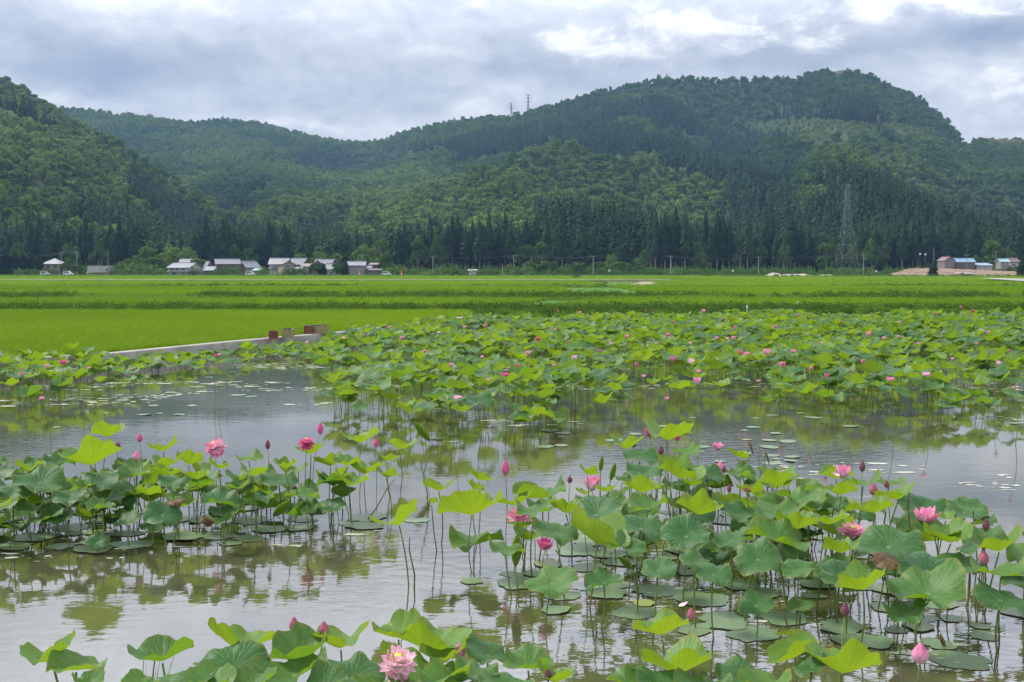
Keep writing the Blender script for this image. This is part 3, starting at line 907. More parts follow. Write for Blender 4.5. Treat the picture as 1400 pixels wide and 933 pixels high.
# leaves near the water's edge hang lower
edge = np.clip((np.interp(px, _fx, _fy) - py) / 16, 0, 1)
Zc *= .62 + .38 * edge
u = g.uniform(0, 1, n)
kind = np.where(u < .40, 0, np.where(u < .66, 1, np.where(u < .88, 2, np.where(u < .95, 3, 4))))
tint = np.where(kind == 0, g.uniform(.45, 1, n), np.where(kind == 1, g.uniform(.2, .9, n), np.where(kind == 2, g.uniform(0, .5, n), g.uniform(.3, 1, n))))
twd = np.where(kind == 0, g.uniform(-16, 6, n), np.where(kind == 1, g.uniform(-6, 14, n), np.where(kind == 2, g.uniform(2, 20, n), g.uniform(-10, 15, n))))
sid = g.uniform(-16, 16, n); spin = g.uniform(0, 6.28, n); var = g.integers(0, 8, n)
size_px = Dm / Yc
order = np.argsort(-size_px)
n_ind = max(0, 300 - len(LEAVES))
for i in order[:n_ind]:
    add_leaf((Xc[i], Yc[i], Zc[i]), Dm[i], KINDS[kind[i]], twd[i], sid[i], tint[i], 0, 'far', int(i))
rest = order[n_ind:]
# low, half hidden leaves inside the near clumps
ex = []
for poly, m_ in (([(-130, 752), (140, 744), (330, 734), (450, 728), (505, 706), (440, 694), (300, 688), (100, 690), (-130, 692)], 62), ([(715, 785), (900, 790), (1000, 815), (1130, 835), (1290, 850), (1450, 840), (1450, 800), (1250, 738), (1130, 708), (1000, 694), (960, 690), (850, 697), (800, 728)], 54)):
    cs_ = [at_z(a, b, 0) for a, b in poly]; k = 0
    while k < m_:
        x, y = g.uniform(min(c.x for c in cs_), max(c.x for c in cs_)), g.uniform(min(c.y for c in cs_), max(c.y for c in cs_))
        p_ = proj((x, y, 0))
        if in_poly([p_[0]], [p_[1]], poly)[0]:
            ex.append((x, y, g.uniform(.08, .42))); k += 1
ex = np.array(ex); ne_ = len(ex)
Xc, Yc, Zc = np.concatenate([Xc, ex[:, 0]]), np.concatenate([Yc, ex[:, 1]]), np.concatenate([Zc, ex[:, 2]])
Dm = np.concatenate([Dm, g.uniform(.22, .40, ne_)]); kx = g.integers(0, 3, ne_); kind = np.concatenate([kind, kx])
tint = np.concatenate([tint, np.where(kx == 0, g.uniform(.3, .9, ne_), g.uniform(0, .4, ne_))])
twd = np.concatenate([twd, g.uniform(-12, 22, ne_)]); sid = np.concatenate([sid, g.uniform(-22, 22, ne_)]); spin = np.concatenate([spin, g.uniform(0, 6.28, ne_)]); var = np.concatenate([var, g.integers(0, 8, ne_)])
rest = np.concatenate([rest, np.arange(n, n + ne_)])
VV, QQ, TT, MI, XYa = [], [], [], [], []
vo = 0; midx = []


def rotm(tw, sd, sp):
    a, b = np.radians(tw), np.radians(sd)
    ca, sa, cb, sb, cc, sc_ = np.cos(a), np.sin(a), np.cos(b), np.sin(b), np.cos(sp), np.sin(sp)
    o, zz = np.ones_like(a), np.zeros_like(a)
    Rx = np.stack([np.stack([o, zz, zz], -1), np.stack([zz, ca, -sa], -1), np.stack([zz, sa, ca], -1)], -2)
    Ry = np.stack([np.stack([cb, zz, sb], -1), np.stack([zz, o, zz], -1), np.stack([-sb, zz, cb], -1)], -2)
    Rz = np.stack([np.stack([cc, -sc_, zz], -1), np.stack([sc_, cc, zz], -1), np.stack([zz, zz, o], -1)], -2)
    return Rx @ Ry @ Rz


tnt = []
for lod, sel in ((NEAR, rest[Yc[rest] < 15]), (MID, rest[(Yc[rest] >= 15) & (Yc[rest] < 27)]), (LO, rest[Yc[rest] >= 27])):
    for k in range(5):
        for v_ in range(8):
            ii = sel[(kind[sel] == k) & (var[sel] == v_)]
            if not len(ii): continue
            V, XY, Q, tri = lod[KINDS[k]][v_]
            M3 = rotm(twd[ii], sid[ii], spin[ii])
            P = np.einsum('nij,vj->nvi', M3, V) * (Dm[ii] / 2)[:, None, None] + np.stack([Xc[ii], Yc[ii], Zc[ii]], -1)[:, None, :]
            m_, nv = len(ii), len(V)
            VV.append(P.reshape(-1, 3)); XYa.append(np.tile(XY, (m_, 1))); tnt.append(np.repeat(tint[ii], nv))
            off = vo + np.arange(m_)[:, None, None] * nv
            tq = np.concatenate([tri, tri[:, :1] * 0 - 1], 1)
            QQ.append((Q[None] + off).reshape(-1, 4)); TT.append((tri[None] + off).reshape(-1, 3))
            vo += m_ * nv
# stems, three-sided
ii = rest
b = np.stack([Xc[ii] + g.uniform(-.1, .1, len(ii)), Yc[ii] + g.uniform(-.1, .1, len(ii)), -0.1 * np.ones(len(ii))], -1)
t = np.stack([Xc[ii], Yc[ii], Zc[ii] - .02], -1)
ang = np.arange(3) * 2 * math.pi / 3
ring = np.stack([np.cos(ang), np.sin(ang), 0 * ang], -1) * .006
P = np.stack([b[:, None] + ring, t[:, None] + ring * .8], 1).reshape(len(ii), 6, 3)
VV.append(P.reshape(-1, 3)); XYa.append(np.zeros((len(ii) * 6, 3))); tnt.append(np.zeros(len(ii) * 6))
q = np.array([[0, 1, 4, 3], [1, 2, 5, 4], [2, 0, 3, 5]])
QS = (q[None] + vo + np.arange(len(ii))[:, None, None] * 6).reshape(-1, 4)
me = bpy.data.meshes.new('lotus_leaves')
Vall = np.concatenate(VV); Qall = np.concatenate(QQ); Tall = np.concatenate(TT)
me.vertices.add(len(Vall)); me.vertices.foreach_set('co', Vall.astype(np.float32).ravel())
loops = np.concatenate([Tall.ravel(), Qall.ravel(), QS.ravel()])
me.loops.add(len(loops)); me.loops.foreach_set('vertex_index', loops.astype(np.int32))
st = np.concatenate([np.arange(len(Tall)) * 3, Tall.size + np.arange(len(Qall) + len(QS)) * 4])
me.polygons.add(len(st)); me.polygons.foreach_set('loop_start', st.astype(np.int32))
me.materials.append(M_LEAF_FAR); me.materials.append(M_STEM)
me.polygons.foreach_set('material_index', np.concatenate([np.zeros(len(Tall) + len(Qall)), np.ones(len(QS))]).astype(np.int32))
me.polygons.foreach_set('use_smooth', np.ones(len(st), bool))
me.update(calc_edges=True)
vattr(me, 'leafxy', 'FLOAT_VECTOR', np.concatenate(XYa)); vattr(me, 'tint', 'FLOAT', np.concatenate(tnt))
o = link(bpy.data.objects.new('lotus_leaves', me))
tag(o, 'dense green mass of lotus leaves filling the far half of the pond', 'lotus leaves', kind='stuff')
print('massed leaves', len(rest))
# ------------------------------------------------------------------ lotus flowers
def petal_grid(length, width, curl, nu=6, nv=5, g=None, cupw=.5):
    """one petal lying along +x, cupped upward; returns verts, faces, (u, w)"""
    vs, at = [], []
    for i in range(nu):
        u = i / (nu - 1)
        wd = width * (math.sin(math.pi * (u ** .75) * .93 + .12)) ** .8
        if i == nu - 1: wd = width * .06
        for j in range(nv):
            w = j / (nv - 1) * 2 - 1
            x = length * u
            y = wd * w * .5
            z = curl * length * u * u + cupw * wd * w * w * .5 - .1 * length * math.sin(math.pi * u)
            vs.append((x, y, z)); at.append((u, (w + 1) / 2))
    fs = [(i * nv + j, (i + 1) * nv + j, (i + 1) * nv + j + 1, i * nv + j + 1) for i in range(nu - 1) for j in range(nv - 1)]
    return vs, fs, at


def petals_mesh(name, layers, m, seed):
    """layers: (count, tilt above horizontal, length, width, curl, start radius, height)"""
    g = random.Random(seed)
    mb = MB(); pt = []
    for (n, tilt, ln, wd, curl, r0, z0) in layers:
        ph = g.uniform(0, 6.28)
        for k in range(n):
            a = ph + 2 * math.pi * k / n + g.uniform(-.16, .16)
            t = R(tilt + g.uniform(-9, 9)); l_ = ln * g.uniform(.86, 1.1)
            vs, fs, at = petal_grid(l_, wd * g.uniform(.85, 1.1), curl + g.uniform(-.12, .12))
            M_ = Matrix.Rotation(a, 4, 'Z') @ Matrix.Translation((r0, 0, z0)) @ Matrix.Rotation(-t, 4, 'Y') @ Matrix.Rotation(g.uniform(-.25, .25), 4, 'X')
            mb.add([M_ @ Vector(v) for v in vs], fs)
            rd = g.random()
            pt += [(u, w, rd) for u, w in at]
    me = mb.mesh(name, m, True)
    vattr(me, 'pt', 'FLOAT_VECTOR', np.array(pt))
    return me


def bud_mesh(name, m, seed, fat=.42):
    """closed bud of overlapping petals, unit height"""
    g = random.Random(seed)
    mb = MB(); pt = []
    for lay, (n, r_) in enumerate(((5, .86), (5, .94), (4, 1.0))):
        ph = g.uniform(0, 6.28)
        top_ = (1.0, .93, .72)[lay]
        for k in range(n):
            a0 = ph + 2 * math.pi * k / n
            nu, nv = 9, 5
            b = len(mb.v); vs = []
            for i in range(nu):
                u = i / (nu - 1)
                z = u * top_
                prof = fat * .5 * (math.sin(math.pi * min(1, (z * .88 + .10)) ** 1.0)) ** .85 * (1.08 - .45 * z)
                wd = (1.35 * math.sin(math.pi * (.10 + .88 * u)) ** .7) * (2 * math.pi / n) * .62
                for j in range(nv):
                    w = j / (nv - 1) * 2 - 1
                    a = a0 + w * wd * .5 + .25 * u
                    rr = max(.004, prof) * r_ * (1 + .03 * (1 - w * w))
                    vs.append((rr * math.cos(a), rr * math.sin(a), z)); pt.append((u, (w + 1) / 2, g.random() * .4))
            mb.add(vs, [(i * nv + j, i * nv + j + 1, (i + 1) * nv + j + 1, (i + 1) * nv + j) for i in range(nu - 1) for j in range(nv - 1)])
    core = [(fat * .5 * .8 * math.sin(math.pi * min(.97, .10 + .88 * z)) ** .85 * (1.08 - .45 * z), z) for z in (0, .15, .3, .5, .7, .85, .93)]
    mb.lathe(core, 10); pt += [(z, .5, .1) for r_, z in core for _ in range(10)]
    mb.add([(0, 0, -.03), (.05, 0, .05), (-.025, .043, .05), (-.025, -.043, .05)], [(0, 2, 1), (0, 3, 2), (0, 1, 3), (1, 2, 3)])
    pt += [(0, .5, 0)] * 4
    me = mb.mesh(name, m, True)
    vattr(me, 'pt', 'FLOAT_VECTOR', np.array(pt))
    return me


# unit width 1 (diameter of the open bloom)
def bloom_layers(style):
    if style == 'double':      # shaggy double bloom
        return [(10, -34, .46, .34, -.35, .04, .10), (12, -8, .48, .34, .0, .05, .12), (13, 18, .44, .30, .2, .05, .14), (14, 46, .34, .15, .2, .05, .15), (12, 64, .26, .11, .1, .04, .16)]
    if style == 'open':
        return [(8, 8, .52, .32, .25, .04, .08), (9, 26, .50, .30, .2, .05, .10), (8, 48, .44, .26, .15, .05, .12)]
    if style == 'bowl':
        return [(7, 26, .50, .36, .45, .05, .05), (8, 46, .52, .36, .25, .06, .07), (7, 62, .46, .30, .1, .05, .08), (6, 74, .38, .24, .05, .03, .08)]
    if style == 'tulip':
        return [(6, 58, .86, .56, .14, .10, .0), (6, 70, .84, .52, -.02, .10, .02), (5, 78, .78, .44, -.06, .06, .03)]
    if style == 'flat':
        return [(10, -4, .52, .26, .15, .03, .05), (11, 12, .48, .25, .2, .04, .07), (10, 30, .38, .2, .2, .04, .09), (8, 55, .26, .14, .1, .03, .1)]


BLOOMS, BUDS = {}, {}
for col_ in ('pink', 'pale', 'deep'):
    for s_ in ('double', 'open', 'bowl', 'tulip', 'flat'):
        BLOOMS[s_, col_] = petals_mesh('lotus_petals', bloom_layers(s_), PETAL[col_], len(BLOOMS) * 5 + 2)
BLOOMS['open', 'brown'] = petals_mesh('lotus_petals', bloom_layers('open'), PETAL['brown'], 77)
for col_ in ('deep', 'dark', 'rose', 'pink'):
    BUDS[col_] = [bud_mesh('lotus_bud', PETAL[col_], i + 3, fat) for i, fat in enumerate((.58, .74, .90))]
mb = MB(); mb.lathe([(.05, 0), (.10, .10), (.13, .17), (.125, .19), (.0, .185)], 14); POD = {c: mb.mesh('seed_pod', m_, True) for c, m_ in (('y', M_POD), ('g', M_PODG))}
mb = MB(); gg = random.Random(4)
for k in range(60):
    a = gg.uniform(0, 6.28); q = .09; e = gg.uniform(.16, .24)
    mb.tube([(q * math.cos(a), q * math.sin(a), .02), (e * math.cos(a), e * math.sin(a), gg.uniform(.12, .26))], .006, 4)
STAM = mb.mesh('stamens', M_STAMEN)

LAND = []      # landmarks for the labels: (phrase, px, py)


def flower(px, py, wpx, style, colr, label, short=None, z=None, D=None, clump='right', tilt=(0, 0), seed=0, group=None, sink=0.0):
    """style bud / pod / one of the blooms; px, py is the centre of the head"""
    c = at_Y(px, py, D) if D is not None else at_z(px, py, (hand_z(py, clump) + .03) if z is None else z)
    wd = wpx * c.y / FPX
    g = random.Random(px * 13 + py * 3 + seed)
    base = Vector((c.x + g.uniform(-.07, .07), c.y + g.uniform(-.05, .09), -0.12))
    isbud = style == 'bud'
    nm = {'bud': 'lotus_bud', 'pod': 'lotus_seed_head'}.get(style, 'lotus_flower')
    t = empty(nm, base, 0, label, {'bud': 'flower bud', 'pod': 'seed head'}.get(style, 'flower'), group)
    top = c - base
    tl = Matrix.Rotation(R(tilt[0]), 4, 'X') @ Matrix.Rotation(R(tilt[1]), 4, 'Y')
    spin = Matrix.Rotation(g.uniform(0, 6.28), 4, 'Z')
    if isbud:
        fat = (.58, .74, .90); i = g.choice((0, 0, 1)) if colr in ('dark', 'deep') else (1 if colr == 'rose' else 2)
        wd *= .84; hgt = wd / (fat[i] * .86)
        M_ = Matrix.Translation(top - Vector((0, 0, hgt * .45))) @ tl @ spin @ Matrix.Diagonal((hgt, hgt, hgt, 1))
        h = link(bpy.data.objects.new('closed_petals', BUDS[colr][i]), t); h.matrix_local = M_
        neck = top - Vector((0, 0, hgt * .45))
    elif style == 'pod':
        M_ = Matrix.Translation(top) @ tl @ Matrix.Diagonal((wd / .26,) * 3 + (1,))
        h = link(bpy.data.objects.new('seed_pod', POD['g']), t); h.matrix_local = M_; neck = top
    else:
        M_ = Matrix.Translation(top - Vector((0, 0, wd * (.32 if style == 'tulip' else .2)))) @ tl @ spin @ Matrix.Diagonal((wd, wd, wd * (.85 if style == 'flat' else 1), 1))
        h = link(bpy.data.objects.new('petals', BLOOMS[style, colr]), t); h.matrix_local = M_
        if style in ('double', 'open', 'bowl', 'flat') and wpx > 12:
            zc = .16 if style == 'double' else .08
            p_ = link(bpy.data.objects.new('seed_pod', POD['y']), t); p_.matrix_local = M_ @ Matrix.Translation((0, 0, zc)) @ Matrix.Diagonal((.9, .9, 1.2, 1))
            s2 = link(bpy.data.objects.new('stamens', STAM), t); s2.matrix_local = M_ @ Matrix.Translation((0, 0, zc))
        neck = M_ @ Vector((0, 0, .02))
    link(bpy.data.objects.new('stem', stem_mesh((0, 0, 0), neck, .0042 if c.y < 15 else .005, g.random())), t)
    if short: LAND.append((short, px, py))
    return t


f, r, l = 'front', 'right', 'left'
flower(544, 903, 54, 'double', 'pale', 'shaggy pale pink double lotus bloom with yellow centre low in the front row', 'the big shaggy front bloom', clump=f, D=5.3, tilt=(14, 4))
flower(402, 854, 16, 'bud', 'rose', 'leftmost of the two slim rosy buds rising over the front leaves', 'the leftmost slim front bud', clump=f)
flower(443, 860, 16, 'bud', 'rose', 'slim rosy bud just right of its twin above the front leaves', 'the second slim front bud', clump=f, D=5.9)
flower(628, 890, 19, 'bud', 'pink', 'plump pale pink bud beside the big shaggy bloom in front', 'the plump bud beside the shaggy bloom', clump=f)
flower(749, 923, 13, 'bud', 'dark', 'dark purple pointed bud at the bottom edge near the middle', 'the dark purple bottom-edge bud', clump=f)
flower(214, 880, 9, 'pod', 'g', 'small green seed head on a thin stalk over the front leaves', 'the small green seed head', clump=f)
flower(1258, 894, 27, 'bud', 'pink', 'large egg-shaped pink bud low at the bottom right over open water', 'the large egg-shaped pink bud', z=.50, clump=f)
flower(1155, 834, 14, 'bud', 'dark', 'mauve bud on a tall stalk above the bottom right leaf', 'the mauve bud on a tall stalk', z=.86)
flower(945, 840, 14, 'bud', 'rose', 'reddish bud over the bright leaf at the bottom centre', 'the reddish bottom-centre bud', z=.68)
flower(745, 747, 31, 'bowl', 'deep', 'deep pink cupped bloom at the left edge of the right clump', 'the deep pink cupped bloom', D=9.4)
flower(710, 700, 36, 'flat', 'pink', 'wide open pink bloom with yellow centre between the clumps', 'the wide open pink bloom', D=10.1, tilt=(22, 0))
flower(727, 693, 10, 'bud', 'dark', 'small dark bud just behind the wide open pink bloom', None, D=10.2)
flower(796, 708, 9, 'bud', 'rose', 'tiny rosy bud over blue-green leaves below the round pink bloom', None)
flower(809, 664, 23, 'tulip', 'pink', 'round cup-shaped pink bloom on a straight stalk, left in the right clump', 'the round cup-shaped bloom', D=11)
flower(779, 656, 8, 'bud', 'dark', 'thin dark bud standing left of the round cup-shaped pink bloom', None, D=11.4)
flower(691, 640, 12, 'bud', 'deep', 'lone reddish bud on a bare stalk over open water', 'the lone bud over open water', D=11.2)
flower(888, 593, 15, 'tulip', 'deep', 'crimson ball-shaped bud against the tallest bright leaf of the right clump', 'the crimson ball-shaped bud', D=12.3)
flower(866, 605, 9, 'bud', 'dark', 'dark slim bud left of the crimson ball-shaped bud', None, D=12.4)
flower(904, 616, 9, 'bud', 'dark', 'dark bud low in front of the tallest bright leaf', None, D=12)
flower(926, 597, 10, 'bud', 'deep', 'small red bud right of the crimson ball-shaped bud', None, D=12.6)
flower(981, 612, 20, 'bowl', 'pink', 'small pink bloom leaning right at the back of the right clump', 'the small leaning pink bloom', D=12.4)
flower(985, 639, 15, 'bud', 'pink', 'pink bud on the back edge below the small leaning pink bloom', 'the pink bud on the back edge', D=11.8)
flower(990, 642, 7, 'bud', 'dark', 'thin dark bud touching the pink bud on the back edge', None, D=11.7)
flower(997, 668, 7, 'bud', 'dark', 'tiny dark bud on a tall stalk in the heart of the right clump', None)
flower(1022, 671, 13, 'open', 'brown', 'withered brown flower head near the back edge of the right clump', None)
flower(1072, 651, 15, 'bud', 'pink', 'plump pink bud above a bright leaf at the right clump\'s back', 'the plump pink back bud', D=11)
flower(1153, 648, 21, 'tulip', 'pink', 'pink bloom dropping a petal at the far right of the back row', 'the bloom dropping a petal', D=10.9)
flower(1179, 638, 9, 'bud', 'dark', 'tallest dark bud right of the bloom dropping a petal', None, D=10.8)
flower(1194, 669, 13, 'bud', 'rose', 'dusky rose bud between the two dark buds over the right water', None, D=10.2)
flower(1212, 662, 8, 'bud', 'dark', 'dark bud on a slanted stalk, rightmost against the open water', 'the slanted dark bud', D=10)
flower(1265, 708, 42, 'bowl', 'pink', 'largest full pink bloom of the right clump, upright over pale leaves', 'the largest full pink bloom', D=9.1, tilt=(8, 0))
flower(1165, 722, 38, 'flat', 'pink', 'flat open pink bloom among the leaves of the right clump', 'the flat open pink bloom', D=9.3, tilt=(12, 0))
flower(1348, 718, 11, 'bud', 'dark', 'dark violet bud near the right edge above a bright leaf', 'the dark violet right-edge bud', D=8.8)
flower(1345, 763, 16, 'bud', 'rose', 'rosy bud near the right edge below the dark violet bud', 'the rosy right-edge bud', D=8.5)
flower(295, 610, 31, 'double', 'pink', 'ragged pink double bloom leaning left at the left clump\'s back', 'the ragged pink double bloom', D=12.2, tilt=(10, -12))
flower(419, 604, 24, 'double', 'deep', 'pink double bloom standing tallest in the left clump\'s right half', 'the tallest pink double bloom', D=12.4)
flower(187, 624, 13, 'bud', 'pink', 'pink bud on a tall stalk in the left clump', 'the tall pink bud', D=12)
flower(191, 599, 9, 'bud', 'deep', 'crimson bud rising highest above the tall pink bud', None, D=12.3)
flower(161, 610, 8, 'bud', 'dark', 'dusky bud right of the biggest bright leaf of the left clump', None, D=12.5)
flower(119, 606, 7, 'bud', 'dark', 'faint dark bud behind the biggest bright leaf of the left clump', None, D=13)
flower(31, 638, 8, 'bud', 'dark', 'dark bud above the far left leaves', 'the dark far-left bud', D=12.2)
flower(53, 640, 9, 'bud', 'deep', 'first of two touching pink buds at the far left', 'the two touching far-left buds', D=12.2)
flower(61, 639, 9, 'bud', 'rose', 'right one of two touching pink buds at the far left', None, D=12.3)
flower(1, 640, 8, 'bud', 'dark', 'dark bud cut by the left edge of the view', None, D=12)
flower(366, 608, 8, 'bud', 'dark', 'slim dark bud midway between the two pink double blooms', 'the slim dark midway bud', D=12.4)
flower(438, 586, 10, 'bud', 'deep', 'tall dark red bud behind the tallest pink double bloom', 'the tall dark red bud', D=12.9)
flower(514, 606, 9, 'bud', 'deep', 'dark pink bud between the two bright leaves behind the left clump', 'the bud between two bright leaves', D=13.6)
flower(327, 668, 14, 'bud', 'pink', 'short round pink bud low among the left clump\'s leaves', 'the short round pink bud', D=12.1)
flower(402, 669, 15, 'open', 'brown', 'withered pinkish brown bloom low in the left clump', 'the withered brown bloom', D=12.1)
flower(408, 643, 14, 'open', 'pink', 'pink bloom half hidden by leaves below the tallest double bloom', 'the half hidden pink bloom', D=12.6)

# loose petals
PETAL1 = {}
vs_p, fs_p, at_p = petal_grid(1, .62, .25)
mb = MB().add(vs_p, fs_p); PM = mb.mesh('fallen_petal', PETAL['pale'], True); vattr(PM, 'pt', 'FLOAT_VECTOR', np.array([(u, w, .4) for u, w in at_p]))


def loose(px, py, wpx, z, label, rx=0, rz=0, D=None):
    c = at_Y(px, py, D) if D else at_z(px, py, z)
    o = link(bpy.data.objects.new('loose_petal', PM)); s_ = wpx * c.y / FPX
    o.location = c; o.scale = (s_,) * 3; o.rotation_euler = (R(rx), R(-10), rz)
    tag(o, label, 'petal')


loose(928, 829, 14, .53, 'single pale pink petal resting on the bright leaf by the reddish bud', 10, .2)
loose(1156, 659, 14, .72, 'drooping pink petal hanging below the bloom at the back right', -20, .1, 10.85)
loose(1148, 651, 12, .72, 'pink petal folded down on the left of the back right bloom', -10, 2.6, 10.85)
loose(1150, 774, 16, .20, 'fallen pale pink petal lying in the right clump below the flat bloom', 0, .4)
loose(1170, 770, 14, .20, 'fallen pale pink petal right beside another on low leaves', 0, 2.4)
loose(668, 584, 7, .03, 'fallen pinkish petal floating by the front of the far leaf mass', 0, 1.0)

# flowers of the far half of the pond
cols = [(-40, 300, 'the left bed'), (300, 470, 'the wall'), (470, 640, 'the farmhouses'), (640, 790, 'the round bushes'), (790, 930, 'the dirt road'), (930, 1090, 'the gravel heaps'), (1090, 1230, 'the lattice pylon'), (1230, 1440, 'the blue-roofed barn')]
far = [(64, 501, 7), (87, 497, 12), (57, 545, 8), (121, 504, 6), (691, 513, 11), (625, 544, 11), (953, 522, 10), (955, 509, 9), (581, 480, 6), (722, 484, 7), (786, 490, 7), (818, 480, 6), (857, 461, 8), (913, 457, 7), (920, 492, 7), (945, 495, 8), (1012, 483, 7), (1021, 484, 8), (1049, 483, 9),
       (1085, 481, 8), (1070, 497, 9), (1109, 503, 6), (1003, 463, 6), (1131, 515, 7), (1217, 519, 11), (1266, 512, 11), (1302, 491, 6), (1208, 463, 7), (1229, 461, 6), (1188, 457, 6), (1350, 455, 5), (980, 463, 7), (994, 464, 6), (659, 489, 6), (664, 444, 5), (549, 462, 6), (532, 448, 6), (735, 463, 7), (758, 451, 5),
       (763, 425, 4), (793, 428, 4), (883, 425, 4), (962, 426, 5), (1279, 429, 5), (1330, 425, 5), (1314, 420, 5), (1091, 432, 4), (1109, 430, 4), (1187, 455, 6), (1060, 446, 6), (1005, 447, 5), (944, 470, 6), (897, 470, 5), (870, 500, 6), (835, 470, 6), (880, 515, 7), (912, 545, 7), (1037, 521, 6), (1180, 493, 6), (1365, 497, 6),
       (1385, 531, 6), (1162, 507, 5), (600, 455, 5), (617, 500, 6), (667, 520, 6), (690, 470, 5), (470, 462, 5), (500, 457, 5), (420, 468, 5), (365, 465, 5), (294, 487, 6), (30, 512, 6), (300, 430 + 55, 6), (757, 500, 6), (708, 500, 7), (776, 468, 5), (1122, 470, 5), (1255, 470, 6), (1335, 470, 5), (1380, 480, 5), (1290, 455, 5), (843, 445, 4), (920, 440, 4), (990, 436, 4), (1040, 438, 4), (700, 440, 4), (635, 448, 4), (1150, 440, 4), (1230, 440, 4)]
rec = []
for i, (px, py, w) in enumerate(far):
    g = random.Random(i * 3 + 1)
    D = 1.80 * FPX / (py - HZ); D = min(max(D, 15.5), 54)
    ph = .78
    zz = H - (py - HZ) * D / FPX
    c = at_Y(px, py, D)
    if not in_pond([c.x], [c.y], .1)[0]:
        D = min(D, 1.6 * FPX / (py - HZ))
    st = 'bud' if (w <= 5 and i % 2) else g.choice(('tulip', 'bowl', 'open', 'double', 'bowl'))
    cl = 'rose' if st == 'bud' else g.choice(('pink', 'pink', 'deep', 'pale'))
    o = flower(px, py, w * (0.8 if st == 'bud' else 1.15), st, cl, None, None, D=D, group='pink lotus flowers over the far leaves')
    nm = next((n_ for a, b, n_ in cols if a <= px < b), 'the left bed')
    row = 'the nearest leaves' if py > 490 else ('the middle leaves' if py > 455 else 'the farthest leaves')
    rec.append((o, st == 'bud', cl, nm, row, px, py))
from collections import defaultdict
grp = defaultdict(list)
for q in rec: grp[(q[1], q[2], q[3], q[4])].append(q)
for (bud, cl, nm, row), v in grp.items():
    v.sort(key=lambda q: q[5])
    cw = {'pink': 'pink', 'deep': 'deep pink', 'pale': 'pale pink', 'rose': 'rosy'}[cl]
    for k, q in enumerate(v):
        where = ('in ' if 'bed' in nm else 'before ') + nm
        od = '' if len(v) == 1 else f', {nth(k + 1)} from the left'
        q[0]['label'] = f'{cw} lotus {"bud" if bud else "bloom"} over {row} {where}{od}'
for q in rec:
    if q[6] > 505: LAND.append((f'the {("bud" if q[1] else "bloom")} over far leaves {("in " if "bed" in q[3] else "before ")+q[3]}', q[5], q[6]))

# ------------------------------------------------------------------ floating pads, scum, stalks
def pad_mesh(seed):
    V, XY, Q, tri = leaf_shape('flat', 700 + seed, 5, 36)
    g = np.random.default_rng(seed)
    rr = np.hypot(V[:, 0], V[:, 1]); a = np.arctan2(V[:, 1], V[:, 0])
    V[:, :2] *= (1 + .08 * np.sin(a * 2 + seed) + .06 * np.sin(a * 5 + seed * 2) - .16 * np.exp(-((a - 1) / .12) ** 2))[:, None]
    V[:, 2] = .002 + .006 * np.clip(rr - .75, 0, 1) * (1 + np.sin(a * 3 + seed)) + .16 * np.clip(np.cos(a - seed) - .6, 0, 1) * rr ** 6 * (seed % 4 == 0)
    return leaf_mesh('floating_pad', V, XY, Q, tri, M_PAD)


PADS = [pad_mesh(i) for i in range(9)]
pads = []


def pad(x, y, dia, tint, clump):
    g = random.Random(len(pads))
    o = link(bpy.data.objects.new('floating_leaf', PADS[g.randrange(9)]))
    o.location = (x, y, 0.003 + 0.0018 * (len(pads) % 5)); o.rotation_euler = (0, 0, g.uniform(0, 6.28)); o.scale = (dia / 2, dia / 2, dia / 2)
    o.color = (tint, 0, 0, 1)
    tag(o, None, 'lily pad', 'lotus leaves floating flat on the water')
    pads.append((o, x, y, dia, tint, clump))


for px, py, w, tn in ((1310, 903, 100, .1), (1030, 868, 84, .0), (950, 862, 60, .1), (1180, 878, 90, .05), (1150, 858, 80, 0), (870, 838, 76, .05), (770, 815, 60, .05), (1072, 846, 80, .0), (990, 850, 90, .1), (830, 812, 70, .05), (900, 808, 80, .0), (960, 820, 90, .05), (1010, 800, 70, 0), (760, 835, 50, .1),
                      (880, 826, 40, .9), (700, 786, 40, .2), (1345, 870, 50, .1), (18, 748, 60, .2), (50, 735, 70, .1), (250, 735, 70, .1), (300, 732, 60, .1), (340, 737, 50, .15), (245, 728, 30, .9), (410, 722, 50, .1), (500, 720, 60, .2), (480, 716, 44, .1), (570, 712, 40, .1), (645, 795, 40, .2), (1400, 838, 80, .1), (1120, 800, 60, 0)):
    c = at_z(px, py, 0); pad(c.x, c.y, w * .82 * c.y / FPX, tn, l if px < 520 else r)
g = random.Random(8)


def pads_in(poly, n, clump, dlo=.14, dhi=.42, tl=.15, mind=.8):
    cs = [at_z(a, b, 0) for a, b in poly]; k = t_ = 0
    while k < n and t_ < n * 40:
        t_ += 1
        x = g.uniform(min(c.x for c in cs), max(c.x for c in cs)); y = g.uniform(min(c.y for c in cs), max(c.y for c in cs))
        p = proj((x, y, 0))
        if not in_poly([p[0]], [p[1]], poly)[0]: continue
        d = g.uniform(dlo, dhi)
        if any((x - q[1]) ** 2 + (y - q[2]) ** 2 < (mind * (d + q[3]) / 2) ** 2 for q in pads): continue
        pad(x, y, d, g.random() * tl if g.random() < .93 else .85, clump); k += 1


pads_in([(-20, 760), (140, 752), (330, 745), (520, 712), (440, 695), (-20, 695)], 28, l)
pads_in([(690, 800), (900, 850), (1130, 885), (1330, 890), (1400, 840), (1200, 740), (1000, 700), (850, 700), (720, 770)], 60, r)
pads_in([(-20, 600), (240, 570), (420, 530), (400, 500), (240, 520), (-20, 560)], 18, 'mid', .12, .36)
pads_in([(440, 600), (760, 612), (1000, 590), (1400, 600), (1400, 575), (1000, 562), (800, 580), (640, 600), (500, 588)], 18, 'mid', .12, .34)
pads_in([(960, 640), (1100, 640), (1090, 590), (950, 600)], 14, 'mid', .12, .3)

